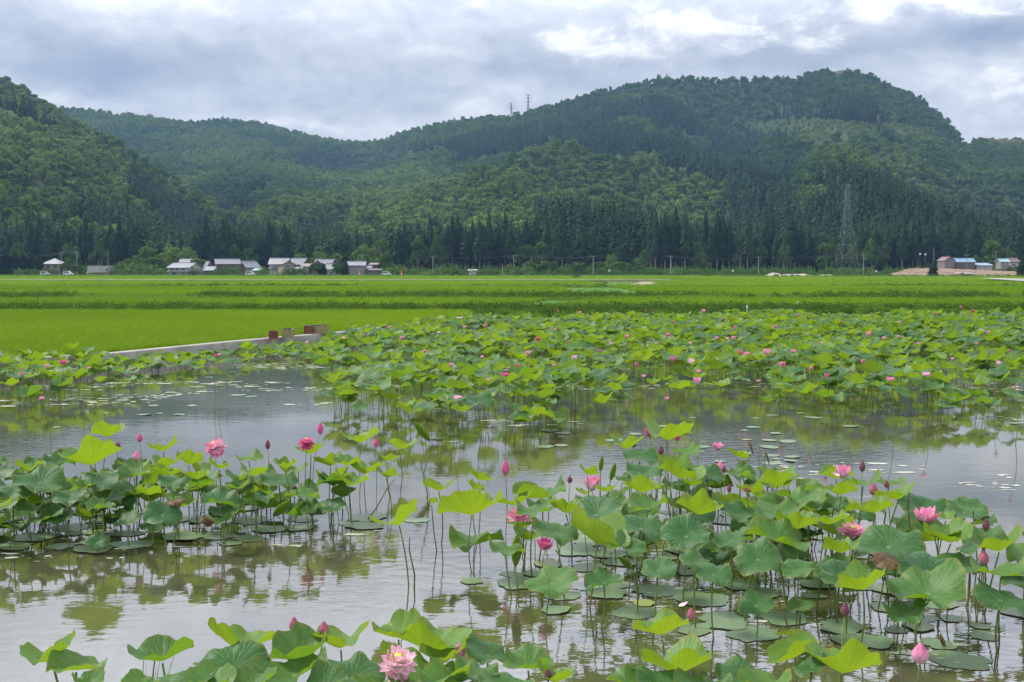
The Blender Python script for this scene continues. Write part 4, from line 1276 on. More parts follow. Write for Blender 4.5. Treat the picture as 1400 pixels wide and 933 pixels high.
# scum and duckweed: small flat crumbs drifting in streaks
m_scum = rough_mat('pond_scum', (0.20, 0.23, 0.13), (0.45, 0.46, 0.40), 1.2, 0.6, 0.4, 0, True)
g2 = np.random.default_rng(5)
N = 16000
Ys = np.sqrt(g2.uniform(7.0 ** 2, 34.0 ** 2, N)); Xs = g2.uniform(-.52, .52, N) * Ys
dn = fbm(Xs * .6, Ys, 40, 4, .35)
sx_, sy_ = proj_np(np.stack([Xs, Ys, 0 * Xs], -1))
near_r = in_poly(sx_, sy_, [(690, 790), (900, 840), (1130, 885), (1330, 910), (1400, 850), (1200, 740), (1000, 700), (850, 700)])
near_l = in_poly(sx_, sy_, [(-20, 775), (140, 765), (330, 760), (560, 735), (440, 700), (-20, 700)])
ok = in_pond(Xs, Ys, .3) & ((dn > np.where(Ys > 13, .24, .30)) | ((near_r | near_l) & (g2.uniform(0, 1, N) < .5)))
ok &= ~((Ys < 10.5) & (sx_ < 690)) | near_l
Xs, Ys = Xs[ok], Ys[ok]; k = len(Xs)
ra = np.abs(g2.normal(0, .018, k)) + .006; ra *= np.clip(Ys / 12, .6, 1.6)
a = np.linspace(0, 2 * math.pi, 6, endpoint=False)
sh = 1 + .4 * g2.uniform(-1, 1, (k, 6))
el_ = g2.uniform(1.0, 2.6, k)
P = np.stack([Xs[:, None] + ra[:, None] * sh * np.cos(a) * el_[:, None], Ys[:, None] + ra[:, None] * sh * np.sin(a), np.full((k, 6), .003) + g2.uniform(0, .0012, (k, 1))], -1)
me = np_mesh('pond_scum', P.reshape(-1, 3), np.arange(k * 6).reshape(k, 6), m_scum, False)
o = link(bpy.data.objects.new('pond_scum', me)); tag(o, 'pale scum and duckweed crumbs drifting on the water', 'scum', kind='stuff')

# dry stalks poking out of the water
m_dry = rough_mat('dry_stalk', (0.10, 0.07, 0.035), (0.18, 0.13, 0.06), 20, 0.8, 0.2)
for (bx, by, tx, ty, D, lb) in ((424, 798, 421, 764, 9.7, 'thin dry stalk alone in the open water below the left clump'), (566, 822, 560, 735, 9.4, 'upright dry stalk right of the folded bright leaf between the clumps'),
                                (492, 730, 540, 655, 12.0, 'long bent stalk leaning right at the right end of the left clump'), (586, 705, 575, 620, 12.5, 'tall curved dry stalk behind the middle leaves'),
                                (1082, 880, 1062, 800, 8.0, 'leaning dry stalk by the orange leaf scrap below the right clump'), (1290, 900, 1286, 866, 7.9, 'dark broken stalk near the large floating pad'),
                                (1022, 640, 1024, 602, 12.6, 'thin reed stalk with dry ear at the back of the right clump'), (1050, 640, 1046, 616, 12.2, 'short reed stalk right of another behind the right clump'),
                                (1245, 700, 1243, 668, 10, 'bare dark stick rising from water right of the bright back leaf'), (1236, 735, 1226, 712, 9.6, 'short stick in the water left of the largest pink bloom')):
    b = at_Y(bx, by, D); b.z = -.1; t_ = at_Y(tx, ty, D)
    mb = MB(); g = random.Random(bx)
    mb.tube([b, b.lerp(t_, .4) + Vector((.02, 0, 0)), b.lerp(t_, .8) - Vector((.01, 0, 0)), t_], [.008, .007, .006, .004], 6)
    if 'ear' in lb or 'reed' in lb:
        mb.tube([t_, t_ + Vector((.02, 0, -.06)), t_ + Vector((.05, 0, -.16))], [.004, .014, .004], 6)
    o = mb.build('dry_stalk', m_dry, None, True); tag(o, lb, 'stalk')

# sedge tuft at the bottom edge
m_sedge = rough_mat('sedge_blade', (0.12, 0.22, 0.03), (0.2, 0.32, 0.06), 5, 0.5, 0.3)
c = at_Y(180, 945, 5.6); c.z = 0
mb = MB(); g = random.Random(2)
for k in range(22):
    a = g.uniform(0, 6.28); ln = g.uniform(.5, .86); s_ = g.uniform(.06, .22)
    p0 = c + Vector((g.uniform(-.04, .04), g.uniform(-.04, .04), -.08)); dv = Vector((math.cos(a) * s_, math.sin(a) * s_, ln))
    pts = [p0 + dv * t + Vector((math.cos(a), math.sin(a), -.4)) * s_ * .6 * t * t for t in (0, .35, .7, 1)]
    w = Vector((-math.sin(a), math.cos(a), 0)) * .006
    vs_ = []
    for p, ww in zip(pts, (1, 1, .8, .1)): vs_ += [p - w * ww, p + w * ww]
    mb.add(vs_, [(0, 1, 3, 2), (2, 3, 5, 4), (4, 5, 7, 6)])
o = mb.build('sedge_tuft', m_sedge); tag(o, 'small tuft of thin grass blades at the bottom edge among front leaves', 'grass tuft')
# ------------------------------------------------------------------ rice paddies and weedy banks
def blade_tuft(name, n, h, spread, m, seed, segs=2, wid=.006, lean=.35):
    g = random.Random(seed); mb = MB()
    for k in range(n):
        a = g.uniform(0, 6.28); q = spread * math.sqrt(g.random()); b = g.uniform(0, 6.28)
        p0 = Vector((q * math.cos(b), q * math.sin(b), 0)); hh = h * g.uniform(.75, 1.1); ln = hh * g.uniform(.1, lean)
        d = Vector((math.cos(a), math.sin(a), 0)); w = Vector((-d.y, d.x, 0)) * wid
        pts = [p0 + d * ln * t * t + Vector((0, 0, hh * (t - .12 * t * t))) for t in [i / segs for i in range(segs + 1)]]
        vs_ = []
        for i, p in enumerate(pts):
            ww = w * (1 if i < segs else .15); vs_ += [p - ww, p + ww]
        mb.add(vs_, [(2 * i, 2 * i + 1, 2 * i + 3, 2 * i + 2) for i in range(segs)])
    return mb.mesh(name, m)


def leafy(name, n, m, seed, sq=.6, size=.12):
    """low weed clump made of many small leaves, unit size"""
    g = np.random.default_rng(seed)
    p = g.normal(0, 1, (n, 3)); p /= np.linalg.norm(p, axis=1)[:, None]
    p *= (g.uniform(.3, 1, n) ** .5)[:, None] * .5
    p *= (1 + .35 * np.sin(p[:, :1] * 9 + seed)); p[:, 2] = np.abs(p[:, 2]) * sq * 2
    return quads(name, p, g, size, m)


def quads(name, P, g, size, m, outward=None, jit=.8, aspect=.6):
    n = len(P)
    nrm = g.normal(0, 1, (n, 3)) * jit
    if outward is not None: nrm = nrm + outward
    else: nrm[:, 2] += .8
    nrm /= np.linalg.norm(nrm, axis=1)[:, None]
    t = np.cross(nrm, g.normal(0, 1, (n, 3))); t /= np.linalg.norm(t, axis=1)[:, None]
    b = np.cross(nrm, t)
    s = size * g.uniform(.6, 1.3, n)[:, None]
    V = np.stack([P - t * s, P + b * s * aspect, P + t * s, P - b * s * aspect], 1).reshape(-1, 3)
    return np_mesh(name, V, np.arange(n * 4).reshape(n, 4), m, False)


m_rice = foliage_mat('rice_blade', (0.070, 0.160, 0.005), (0.175, 0.285, 0.010), 'inst', .38, (0.21, 0.34, 0.008), .55)
m_weed = foliage_mat('bank_weed', (0.035, 0.085, 0.012), (0.11, 0.19, 0.03), 'inst', .25, (0.15, 0.27, 0.02), .7)
m_grass = foliage_mat('bank_grass', (0.07, 0.15, 0.015), (0.15, 0.25, 0.035), 'inst', .3, (0.2, 0.34, 0.02), .7)
m_paddy, nt, out = newmat('paddy_ground')
surf(nt, out, principled(nt, (0.06, 0.14, 0.012), .9, .1))
RICE = [blade_tuft('rice_tuft', 18, 1.0, .10, m_rice, i, 2, .011, .5) for i in range(5)]
RICE_FAR = [blade_tuft('rice_tuft_far', 22, 1.0, .5, m_rice, 10 + i, 1, .03, .5) for i in range(4)]
WEED = [leafy('weed_clump', 110, m_weed, i, .5 + .1 * i, .085) for i in range(5)]
GRASS = [blade_tuft('grass_tuft', 18, 1.0, .3, m_grass, 30 + i, 2, .014, .7) for i in range(4)]
P_, RZ, SC, IX, TN = [], [], [], [], []


def rice_block(test, x0, x1, y0, y1, step, far, h, tint):
    g = np.random.default_rng(int(y0 * 10) + 5)
    xs, ys = np.meshgrid(np.arange(x0, x1, step), np.arange(y0, y1, step))
    xs = xs.ravel() + g.uniform(-.4, .4, xs.size) * step; ys = ys.ravel() + g.uniform(-.4, .4, ys.size) * step
    ok = test(xs, ys) & (np.abs(xs) < .56 * ys + 4)
    xs, ys = xs[ok], ys[ok]; n = len(xs)
    P_.append(np.stack([xs, ys, np.full(n, .1)], -1)); RZ.append(g.uniform(0, 6.28, n))
    hh = h * (1 + .14 * fbm(xs, ys, 5, 2, .15)) * g.uniform(.8, 1.12, n)
    wd = np.full(n, 1.0 if not far else step / .55)
    SC.append(np.stack([wd, wd, hh], -1)); IX.append(g.integers(0, 5, n) if not far else 5 + g.integers(0, 4, n))
    TN.append(np.clip(tint + .45 * fbm(xs, ys, 9, 3, .08) + g.uniform(-.2, .2, n), 0, 1))


PAD1 = lambda x, y: (x < wall_x(y) - .55) & (y > 16) & (y < 60.5)
rice_block(PAD1, -48, -1.2, 17, 60.5, .22, False, .50, .72)
gapA = lambda x, y: ~((x > -.5 + (y - 75) * .25) & (x < 2.6 + (y - 75) * .5)) & ~((x > 31) & (x < 33.5))
rice_block(gapA, -52, 54, 75.5, 88, .36, False, .50, .5)
rice_block(lambda x, y: ~((x > 6) & (x < 14)), -90, 90, 107, 150, .8, True, .48, .6)
rice_block(lambda x, y: ~((x > 14) & (x < 26)), -140, 140, 166, 218, 1.5, True, .5, .75)
rice_block(lambda x, y: ~((x > 22) & (x < 40)) | (y > 270), -210, 210, 228, 345, 2.6, True, .5, .65)
scatter('rice', np.concatenate(P_), np.concatenate(RZ), np.concatenate(SC), np.concatenate(IX), np.concatenate(TN), RICE + RICE_FAR,
        'bright green rice growing in the flat paddies behind the pond', 'rice')
print('rice', sum(len(p) for p in P_))
# earth under the rice
mb = MB()
wl = [(float(wall_x(y)) - .40, y) for y in np.linspace(17, 55.5, 30)]
mb.add([(-60, 17, .165)] + [(x, y, .165) for x, y in wl] + [(-1.2, 60.5, .165), (-60, 60.5, .165)], [tuple(range(len(wl) + 3))])
for a, b, c_, d in ((-70, 70, 75.5, 88), (-120, 120, 107, 150), (-180, 180, 166, 218), (-260, 260, 228, 345)):
    mb.add([(a, c_, .20), (b, c_, .20), (b, d, .20), (a, d, .20)], [(0, 1, 2, 3)])
tag(mb.build('paddy_field', m_paddy), kind='structure')

# grass and weeds on the banks
P_, RZ, SC, IX, TN = [], [], [], [], []


def bank(test, x0, x1, y0, y1, n, idx, smin, smax, tint, zs=1.0, seed=0, clump=None, keepabs=.56):
    g = np.random.default_rng(seed + int(y0))
    ys = np.sqrt(g.uniform(y0 ** 2, y1 ** 2, n)); xs = g.uniform(x0, x1, n)
    ok = test(xs, ys) & (np.abs(xs) < keepabs * ys + 4)
    if clump is not None: ok &= fbm(xs, ys, seed + 2, 3, clump[0]) > clump[1]
    xs, ys = xs[ok], ys[ok]; n = len(xs)
    P_.append(np.stack([xs, ys, np.full(n, .13)], -1)); RZ.append(g.uniform(0, 6.28, n))
    s = g.uniform(smin, smax, n); SC.append(np.stack([s, s, s * zs], -1))
    IX.append(g.choice(idx, n)); TN.append(np.clip(tint + .35 * fbm(xs, ys, seed + 7, 3, .12) + g.uniform(-.2, .2, n), 0, 1))


W5, G4 = [0, 1, 2, 3, 4], [5, 6, 7, 8]
allp = lambda x, y: np.ones(x.shape, bool)
behind = lambda x, y: (y > far_edge(x) + .4) & ~PAD1(x, y) & (x > -2.2)
bank(behind, -2, 48, 55, 61, 2600, G4, .35, .6, .45, .8)                      # far shore of the pond, right part
bank(behind, -2, 48, 56.5, 59.5, 1100, W5, .4, .8, .30, 1.0, 1, (.25, -.1))
bank(allp, -50, 50, 60.8, 75.2, 8000, G4, .3, .5, .6, .75, 2)                   # first bank
bank(allp, -50, 50, 63.5, 70, 3000, W5, .4, .9, .32, .9, 3, (.16, -.28))
bank(allp, -60, 60, 88.3, 106.5, 5200, G4, .45, .7, .55, .7, 4)                 # second bank
bank(allp, -60, 60, 92, 103, 2400, W5, .6, 1.2, .32, .8, 5, (.10, -.22))
bank(allp, -100, 100, 150.5, 166, 2600, G4, .8, 1.2, .6, .5, 6)
bank(allp, -100, 100, 152, 160, 800, W5, .8, 1.5, .3, .6, 7, (.05, .05))
bank(allp, -130, 130, 218, 223, 900, G4, .8, 1.3, .5, .4, 8)
bank(allp, -250, 250, 345, 430, 5200, G4, .9, 1.5, .75, .5, 9, None, .62)
bank(allp, -250, 250, 375, 424, 1100, W5, .8, 1.7, .55, .6, 10, (.03, -.05), .62)
bank(allp, -290, 290, 446, 478, 2200, W5, 2.0, 4.6, .35, 1.0, 12, None, .62)   # undergrowth along the wood's foot
bank(lambda x, y: x > 60, 60, 200, 355, 368, 420, W5, .8, 1.7, .5, .8, 11, None, .62)   # weeds before the gravel heaps
scatter('bank_weeds', np.concatenate(P_), np.concatenate(RZ), np.concatenate(SC), np.concatenate(IX), np.concatenate(TN), WEED + GRASS,
        'rough grass and leafy weeds on the banks between the paddies', 'weeds')
print('weeds', sum(len(p) for p in P_))

# dirt road and farm track
m_dirt = rough_mat('dirt_track', (0.22, 0.19, 0.13), (0.32, 0.28, 0.21), .8, .95, .1, .3, True)
mb = MB()
a, b, c_, d = at_z(845, 392.5, GZ + .1), at_z(872, 392.5, GZ + .1), at_z(917, 382.8, GZ + .1), at_z(890, 382.8, GZ + .1)
mb.add([a, b, c_, d], [(0, 1, 2, 3)])
tag(mb.build('dirt_road', m_dirt), kind='structure')
mb = MB(); mb.add([(-140, 221, GZ + .45), (30, 221, GZ + .45), (30, 226.5, GZ + .45), (-140, 226.5, GZ + .45)], [(0, 1, 2, 3)])
mb.add([(-140, 221, GZ + .45), (30, 221, GZ + .45), (30, 221, 0), (-140, 221, 0)], [(3, 2, 1, 0)])
tag(mb.build('farm_track', m_dirt), kind='structure')

# ------------------------------------------------------------------ trees
m_crown_o = foliage_mat('tree_leaves', (0.036, 0.080, 0.016), (0.13, 0.20, 0.032), 'obj', .22, (0.14, 0.24, 0.02), .65)
m_con_o = foliage_mat('conifer_needles', (0.014, 0.036, 0.016), (0.032, 0.066, 0.020), 'obj', .10, (0.06, 0.12, 0.02), .7)
m_crown_i = foliage_mat('forest_leaves', (0.044, 0.092, 0.020), (0.19, 0.26, 0.045), 'inst', .22, (0.14, 0.24, 0.02), .65)
m_con_i = foliage_mat('forest_needles', (0.018, 0.044, 0.018), (0.045, 0.088, 0.024), 'inst', .10, (0.06, 0.12, 0.02), .7)
m_bark = rough_mat('bark', (0.13, 0.11, 0.09), (0.25, 0.22, 0.19), 2.5, .9, .1)


def broad_crown(name, m, seed, lobes=13, per=42, size=.062, tall=.80, upright=False):
    """crown of leaf clumps, unit height (z 0.15..1), about unit width"""
    g = np.random.default_rng(seed)
    P, O = [], []
    for k in range(lobes):
        a = g.uniform(0, 6.28); h = g.uniform(.0, 1)
        q = .34 * math.sqrt(g.uniform(.08, 1)) * (1 - .55 * h ** 2)
        c = np.array([q * math.cos(a), q * math.sin(a), .30 + .48 * h * (1 if not upright else 1.1)])
        rad = g.uniform(.13, .21) * (1 - .25 * h)
        d = g.normal(0, 1, (per, 3)); d[:, 2] += .35; d /= np.linalg.norm(d, axis=1)[:, None]
        sc_ = np.array([1, 1, .75 if not upright else 1.6])
        P.append(c + d * rad * sc_ * g.uniform(.75, 1.06, per)[:, None]); O.append(d)
    return quads(name, np.concatenate(P), g, size, m, np.concatenate(O) * 1.1, .55)


def cedar_crown(name, m, seed, levels=15, per=9, z0=.22, wide=.16):
    g = np.random.default_rng(seed); V, F = [], []
    for i in range(levels):
        t = i / (levels - 1); z = z0 + (1 - z0) * t ** .95
        for k in range(per):
            a = g.uniform(0, 6.28); ln = wide * ((1 - t ** 2.6) ** .8 * .90 + .10) * g.uniform(.6, 1.15) * (1 if t > .15 else .55 + 3 * t)
            w = ln * g.uniform(.26, .42); dz = -ln * g.uniform(.15, .75); zz = z + g.uniform(-.02, .02)
            d = np.array([math.cos(a), math.sin(a), 0]); s = np.array([-d[1], d[0], 0])
            b = len(V)
            V += [d * ln * .1 + [0, 0, zz + .022], d * ln * .6 + s * w + [0, 0, zz + dz * .5], d * ln + [0, 0, zz + dz], d * ln * .6 - s * w + [0, 0, zz + dz * .5]]
            F.append((b, b + 1, b + 2, b + 3))
    return np_mesh(name, np.array(V), np.array(F), m, False)


def trunk_mesh(name, r_, h, seed, limbs=0):
    g = random.Random(seed); mb = MB()
    mb.tube([(0, 0, -.03), (g.uniform(-.01, .01), 0, h * .5), (0, 0, h)], [r_, r_ * .75, r_ * .35], 7)
    for k in range(limbs):
        a = g.uniform(0, 6.28); z = h * g.uniform(.45, .8)
        mb.tube([(0, 0, z), (.06 * math.cos(a), .06 * math.sin(a), z + .12), (.10 * math.cos(a), .10 * math.sin(a), z + .26)], [r_ * .5, r_ * .3, r_ * .12], 5)
    return mb.mesh(name, m_bark)


CROWN = {'broad': [broad_crown('tree_crown', m_crown_o, i, 16, 60, .05) for i in range(6)],
         'bamboo': [broad_crown('bamboo_crown', m_crown_o, 20 + i, 18, 60, .036, upright=True) for i in range(3)],
         'cedar': [cedar_crown('cedar_crown', m_con_o, 40 + i, 30, 17, .30, .15) for i in range(5)],
         'spruce': [cedar_crown('spruce_crown', m_con_o, 50 + i, 24, 14, .03, .27) for i in range(2)],
         'bush': [leafy('bush_foliage', 420, m_crown_o, 60 + i, .5, .055) for i in range(4)]}
TRUNK = {'broad': trunk_mesh('tree_trunk', .03, .72, 1, 5), 'bamboo': trunk_mesh('bamboo_stems', .02, .7, 2, 4), 'cedar': trunk_mesh('cedar_trunk', .012, .95, 3), 'spruce': trunk_mesh('spruce_trunk', .015, .9, 4), 'bush': trunk_mesh('bush_stem', .03, .4, 5, 3)}
NAME = {'broad': ('leafy_tree', 'tree'), 'bamboo': ('bamboo_clump', 'bamboo'), 'cedar': ('cedar_tree', 'tree'), 'spruce': ('spruce_tree', 'tree'), 'bush': ('round_bush', 'bush')}
TREES = [0]


def tree(kind, px, top_py, w, D, tint, label, group=None, base=GZ):
    """px centre column, row of the top, width in picture pixels, distance"""
    TREES[0] += 1
    if kind == 'bush': top_py -= 2.5; w *= 1.25
    top = at_Y(px, top_py, D); h = top.z - base; g = random.Random(TREES[0])
    t = empty(NAME[kind][0], (top.x, D, base), g.uniform(0, 6.28), label, NAME[kind][1], group)
    wm = w * D / FPX
    unit = {'broad': .92, 'bamboo': .85, 'cedar': .30, 'spruce': .5, 'bush': 1.0}[kind]
    c = link(bpy.data.objects.new('crown', g.choice(CROWN[kind])), t)
    c.scale = (wm / unit, wm / unit, h / (.97 if kind != 'bush' else .55)); c.color = (tint, 0, 0, 1)
    k = link(bpy.data.objects.new('trunk', TRUNK[kind]), t); k.scale = (h, h, h)
    return t


T = tree
# around the houses, left to right
T('spruce', 4, 338, 30, 430, .1, 'dark dense conifer at the far left edge of the view'); T('cedar', 20, 344, 17, 432, .3, 'first hedge-like conifer left of the lone grey-roofed house')
T('cedar', 31, 345, 16, 431, .2, 'middle hedge-like conifer left of the lone grey-roofed house'); T('cedar', 42, 344, 17, 433, .35, 'tallest hedge-like conifer left of the lone grey-roofed house'); T('cedar', 53, 347, 16, 430, .2, 'hedge-like conifer touching the lone grey-roofed house')
T('bush', 66, 366, 18, 428, .35, 'dark bush at the foot of the hedge-like conifers'); T('broad', 92, 350, 26, 440, .15, 'loose dark tree between the lone house and the white shed'); T('broad', 105, 359, 22, 436, .25, 'low bushy tree left of the white shed')
T('bush', 160, 366, 16, 432, .7, 'small yellow-green bush at the white shed\'s right end'); T('broad', 172, 350, 32, 440, .35, 'spreading green tree right of the white shed'); T('broad', 188, 344, 20, 445, .65, 'pointed light green tree right of the white shed')
T('bush', 196, 360, 40, 430, .45, 'broad bushy thicket before the pale green trees'); T('broad', 203, 332, 36, 462, .5, 'rounded tree standing tallest left of the long white farmhouse'); T('broad', 214, 348, 34, 440, .25, 'dark tree close to the long white farmhouse')
T('bamboo', 236, 336, 40, 468, 1.0, 'feathery yellow-green bamboo grove behind the long white farmhouse'); T('bamboo', 256, 338, 30, 470, .9, 'smaller feathery bamboo grove behind the long white farmhouse'); T('cedar', 266, 322, 22, 476, .15, 'tall dark conifer behind the long white farmhouse')
T('broad', 272, 350, 30, 446, .6, 'light green tree between the two left farmhouses'); T('cedar', 294, 333, 22, 470, .1, 'dark conifer right behind the big brown farmhouse'); T('bush', 316, 364, 24, 426, .3, 'dark bush before the big brown farmhouse')
T('bush', 264, 369, 18, 426, .15, 'clipped dark shrub by the long white farmhouse'); T('broad', 326, 352, 18, 446, .3, 'small tree right behind the big brown farmhouse'); T('bush', 296, 370, 16, 424, .2, 'low shrub at the brown farmhouse wall')
T('bush', 358, 366, 12, 428, .6, 'green bush left of the clustered farmhouses'); T('bush', 394, 367, 20, 424, .15, 'leftmost dark garden shrub before the clustered farmhouses'); T('bush', 410, 366, 20, 424, .1, 'dark garden shrub before the pink-roofed shed')
T('broad', 432, 358, 24, 426, .05, 'round dark garden tree before the gabled farmhouse'); T('spruce', 441, 360, 14, 427, .05, 'narrow dark conifer before the gabled farmhouse'); T('broad', 462, 358, 22, 426, .05, 'dark garden tree right of the gabled farmhouse')
T('spruce', 472, 356, 14, 428, .1, 'thin dark conifer left of the windowless barn'); T('broad', 412, 344, 30, 470, .65, 'pale green tree behind the clustered farmhouses'); T('broad', 436, 341, 32, 474, .7, 'middle pale green tree in the row behind the farmhouses')
T('broad', 458, 343, 30, 470, .6, 'right pale green tree in the row behind the farmhouses'); T('broad', 500, 328, 46, 480, .75, 'large rounded light green tree behind the windowless barn'); T('broad', 520, 322, 44, 492, .45, 'tall mid-green tree right behind the windowless barn')
T('broad', 527, 342, 26, 446, .15, 'round dark tree right of the red-brown shed'); T('bush', 536, 364, 30, 432, .4, 'low bush between the two orange markers'); T('broad', 575, 316, 30, 500, .7, 'pale crown among dark cedars right of the farmhouses')
# bushes along the middle field edge
T('bush', 616, 364, 30, 420, .3, 'round dark bush left of the small grey hut'); T('bush', 634, 367, 16, 424, .3, 'small bush touching the small grey hut'); T('bush', 663, 366, 30, 420, .3, 'round bush right of the small grey hut'); T('bush', 585, 372, 18, 424, .85, 'low yellow-green bush at the field edge')
T('bush', 709, 363, 30, 410, .45, 'round bush below the leaning pale pole'); T('broad', 726, 354, 26, 436, .3, 'first tree of the bushy clump right of the leaning pole'); T('broad', 750, 353, 36, 430, .35, 'largest tree of the bushy clump right of the leaning pole'); T('bush', 770, 364, 24, 428, .3, 'bush at the right end of the bushy clump')
T('broad', 790, 355, 30, 450, .3, 'greyish tree left of the second field pole'); T('broad', 818, 356, 34, 452, .3, 'greyish tree behind the second field pole'); T('broad', 850, 354, 34, 456, .35, 'shrubby tree before the cedars left of the dirt road'); T('broad', 876, 352, 26, 462, .3, 'shrubby tree at the cedars\' left edge above the dirt road')
T('broad', 836, 342, 20, 475, .85, 'small bright crown standing out among grey-green trees'); T('bush', 926, 373, 18, 400, .7, 'pale green bush near the top end of the dirt road'); T('bush', 788, 376, 10, 300, .1, 'tiny dark bush alone in the far paddies'); T('bush', 826, 386, 7, 190, .1, 'tiny dark clump at the field corner by the dirt road')
# right side
T('spruce', 1276, 359, 17, 372, .35, 'cone-shaped conifer before the brown earth bank'); T('spruce', 1397, 356, 16, 372, .2, 'cone-shaped conifer cut by the right edge of the view'); T('bush', 1194, 372, 14, 390, .8, 'pale yellow-green bush right of the lattice pylon'); T('cedar', 1202, 354, 16, 440, .3, 'young conifer behind the white mirror post right of the pylon')
T('broad', 1357, 322, 40, 480, .45, 'big rounded tree behind the low blue roof'); T('broad', 1376, 332, 32, 478, .3, 'rounded tree at the right end of the village bank'); T('broad', 1335, 344, 18, 470, .3, 'small tree behind the blue-roofed barn'); T('bush', 1346, 364, 24, 452, .5, 'bush between the blue roof and the far sheds'); T('broad', 1384, 362, 24, 440, .35, 'grey-green tree before the far right sheds')
T('bush', 1318, 378, 34, 366, .6, 'low green thicket before the small concrete hut')

# front row of the cedar wood: each trunk can be told apart
g = random.Random(31)
rows = [(20, 300, 'behind the lone house and the white shed', 306), (300, 560, 'behind the farmhouses', 312), (560, 900, 'behind the field bushes', 304), (900, 1150, 'between the dirt road and the pylon', 306), (1150, 1400, 'right of the pylon', 306)]
for a, b, wh, top in rows:
    x = a + 4
    while x < b:
        if not (190 < x < 260 or 400 < x < 530 or 770 < x < 880 or 1340 < x < 1390):
            D = g.uniform(482, 500)
            if g.random() < .2: T('broad', x, top + g.uniform(10, 34), g.uniform(22, 34), g.uniform(480, 492), g.uniform(.0, .35), f'dark leafy tree among front-row cedars {wh}', f'leafy trees among the front cedars {wh}')
            else: T('cedar', x, top + g.uniform(-12, 20) - (10 if 880 < x < 1000 else 0), g.uniform(14, 22), D, g.uniform(0, .8), f'tall dark front-row cedar of the wood {wh}', f'front cedars of the wood {wh}')
        x += g.uniform(4, 9.5)
print('trees', TREES[0])
# ------------------------------------------------------------------ hills
def ridge(pts):
    a = np.array(pts, float)
    return lambda u: np.interp(u, a[:, 0], a[:, 1])


HILLS = {
    # name: (u range, silhouette rows incl. tree tops, ridge distance, foot distance, profile power, spur height)
    'left_hill': dict(u=(-260, 470), top=ridge([(-260, 40), (-100, 66), (0, 96), (40, 113), (75, 136), (100, 152), (150, 180), (210, 216), (260, 248), (310, 274), (360, 298), (420, 318), (470, 340)]),
                      D1=ridge([(-260, 1000), (0, 980), (250, 860), (470, 700)]), D0=ridge([(-260, 500), (470, 500)]), p=1.0, amp=46, seed=3, th=11),
    'back_ridge': dict(u=(40, 760), top=ridge([(40, 148), (100, 149), (130, 151), (170, 157), (210, 160), (260, 166), (310, 164), (350, 167), (380, 173), (440, 188), (480, 192), (520, 191), (560, 179), (600, 168), (640, 161), (700, 158), (760, 158)]),
                       D1=ridge([(40, 1900), (440, 1950), (760, 1750)]), D0=ridge([(40, 900), (300, 760), (430, 620), (760, 760)]), p=.9, amp=110, seed=11, th=10),
    'right_mountain': dict(u=(560, 1660), top=ridge([(560, 190), (600, 176), (640, 164), (690, 158), (730, 150), (790, 135), (830, 122), (860, 114), (890, 107), (920, 108), (960, 107), (1040, 106), (1085, 110), (1098, 104), (1120, 98), (1150, 97), (1180, 103), (1215, 117), (1250, 134), (1280, 158), (1310, 187), (1340, 191), (1400, 192), (1500, 196), (1660, 230)]),
                           D1=ridge([(560, 1700), (900, 1600), (1300, 1480), (1660, 1400)]), D0=ridge([(560, 820), (1000, 700), (1150, 520), (1660, 500)]), p=1.15, amp=95, seed=23, th=10),
    'middle_hill': dict(u=(440, 1290), top=ridge([(440, 318), (470, 300), (520, 276), (560, 257), (620, 240), (680, 216), (720, 199), (760, 192), (800, 196), (840, 207), (900, 222), (960, 235), (1000, 246), (1040, 261), (1100, 281), (1160, 292), (1220, 312), (1290, 338)]),
                        D1=ridge([(440, 800), (620, 900), (760, 940), (1000, 860), (1290, 660)]), D0=ridge([(440, 505), (1290, 505)]), p=.85, amp=44, seed=37, th=11),
}
m_hill = rough_mat('forest_floor', (0.02, 0.036, 0.010), (0.05, 0.07, 0.02), .05, .95, .1, 0, True)
m_soil = rough_mat('bare_brown_soil', (0.16, 0.11, 0.075), (0.25, 0.185, 0.135), .35, .95, .1, .4, True, (0.12, 0.09, 0.065))


def hill_z(hd, u, t, Yv, Xv, want_carve=False):
    ztop = H - (hd['top'](u) - HZ) / FPX * hd['D1'](u) - hd['th']
    prof = np.sin(np.clip(t, 0, 1.4) * math.pi / 2)
    prof = np.sign(prof) * np.abs(prof) ** hd['p']
    s = hd['seed']
    spur = 1 - np.abs(fbm(Xv / 190 + .25 * fbm(Xv / 150, Yv / 260, s + 5, 2), Yv / 620, s, 3, 1.0)) * 2.2
    lump = fbm(Xv / 70, Yv / 90, s + 1, 3, 1.0)
    env = np.clip(4 * t * (1 - t), 0, 1) ** .8
    carve = np.clip(1 - spur, 0, 2)
    z = ztop * prof - env * hd['amp'] * carve + env * 4 * lump
    cap = H + Yv * (ztop - H) / hd['D1'](u) * np.clip(.30 + .70 * t, 0, 1)      # the crest stays the skyline
    z = np.where(t < 1, np.minimum(z, cap), z)
    if want_carve: return np.maximum(z, .12 + 6 * t), carve
    return np.maximum(z, .12 + 6 * t)


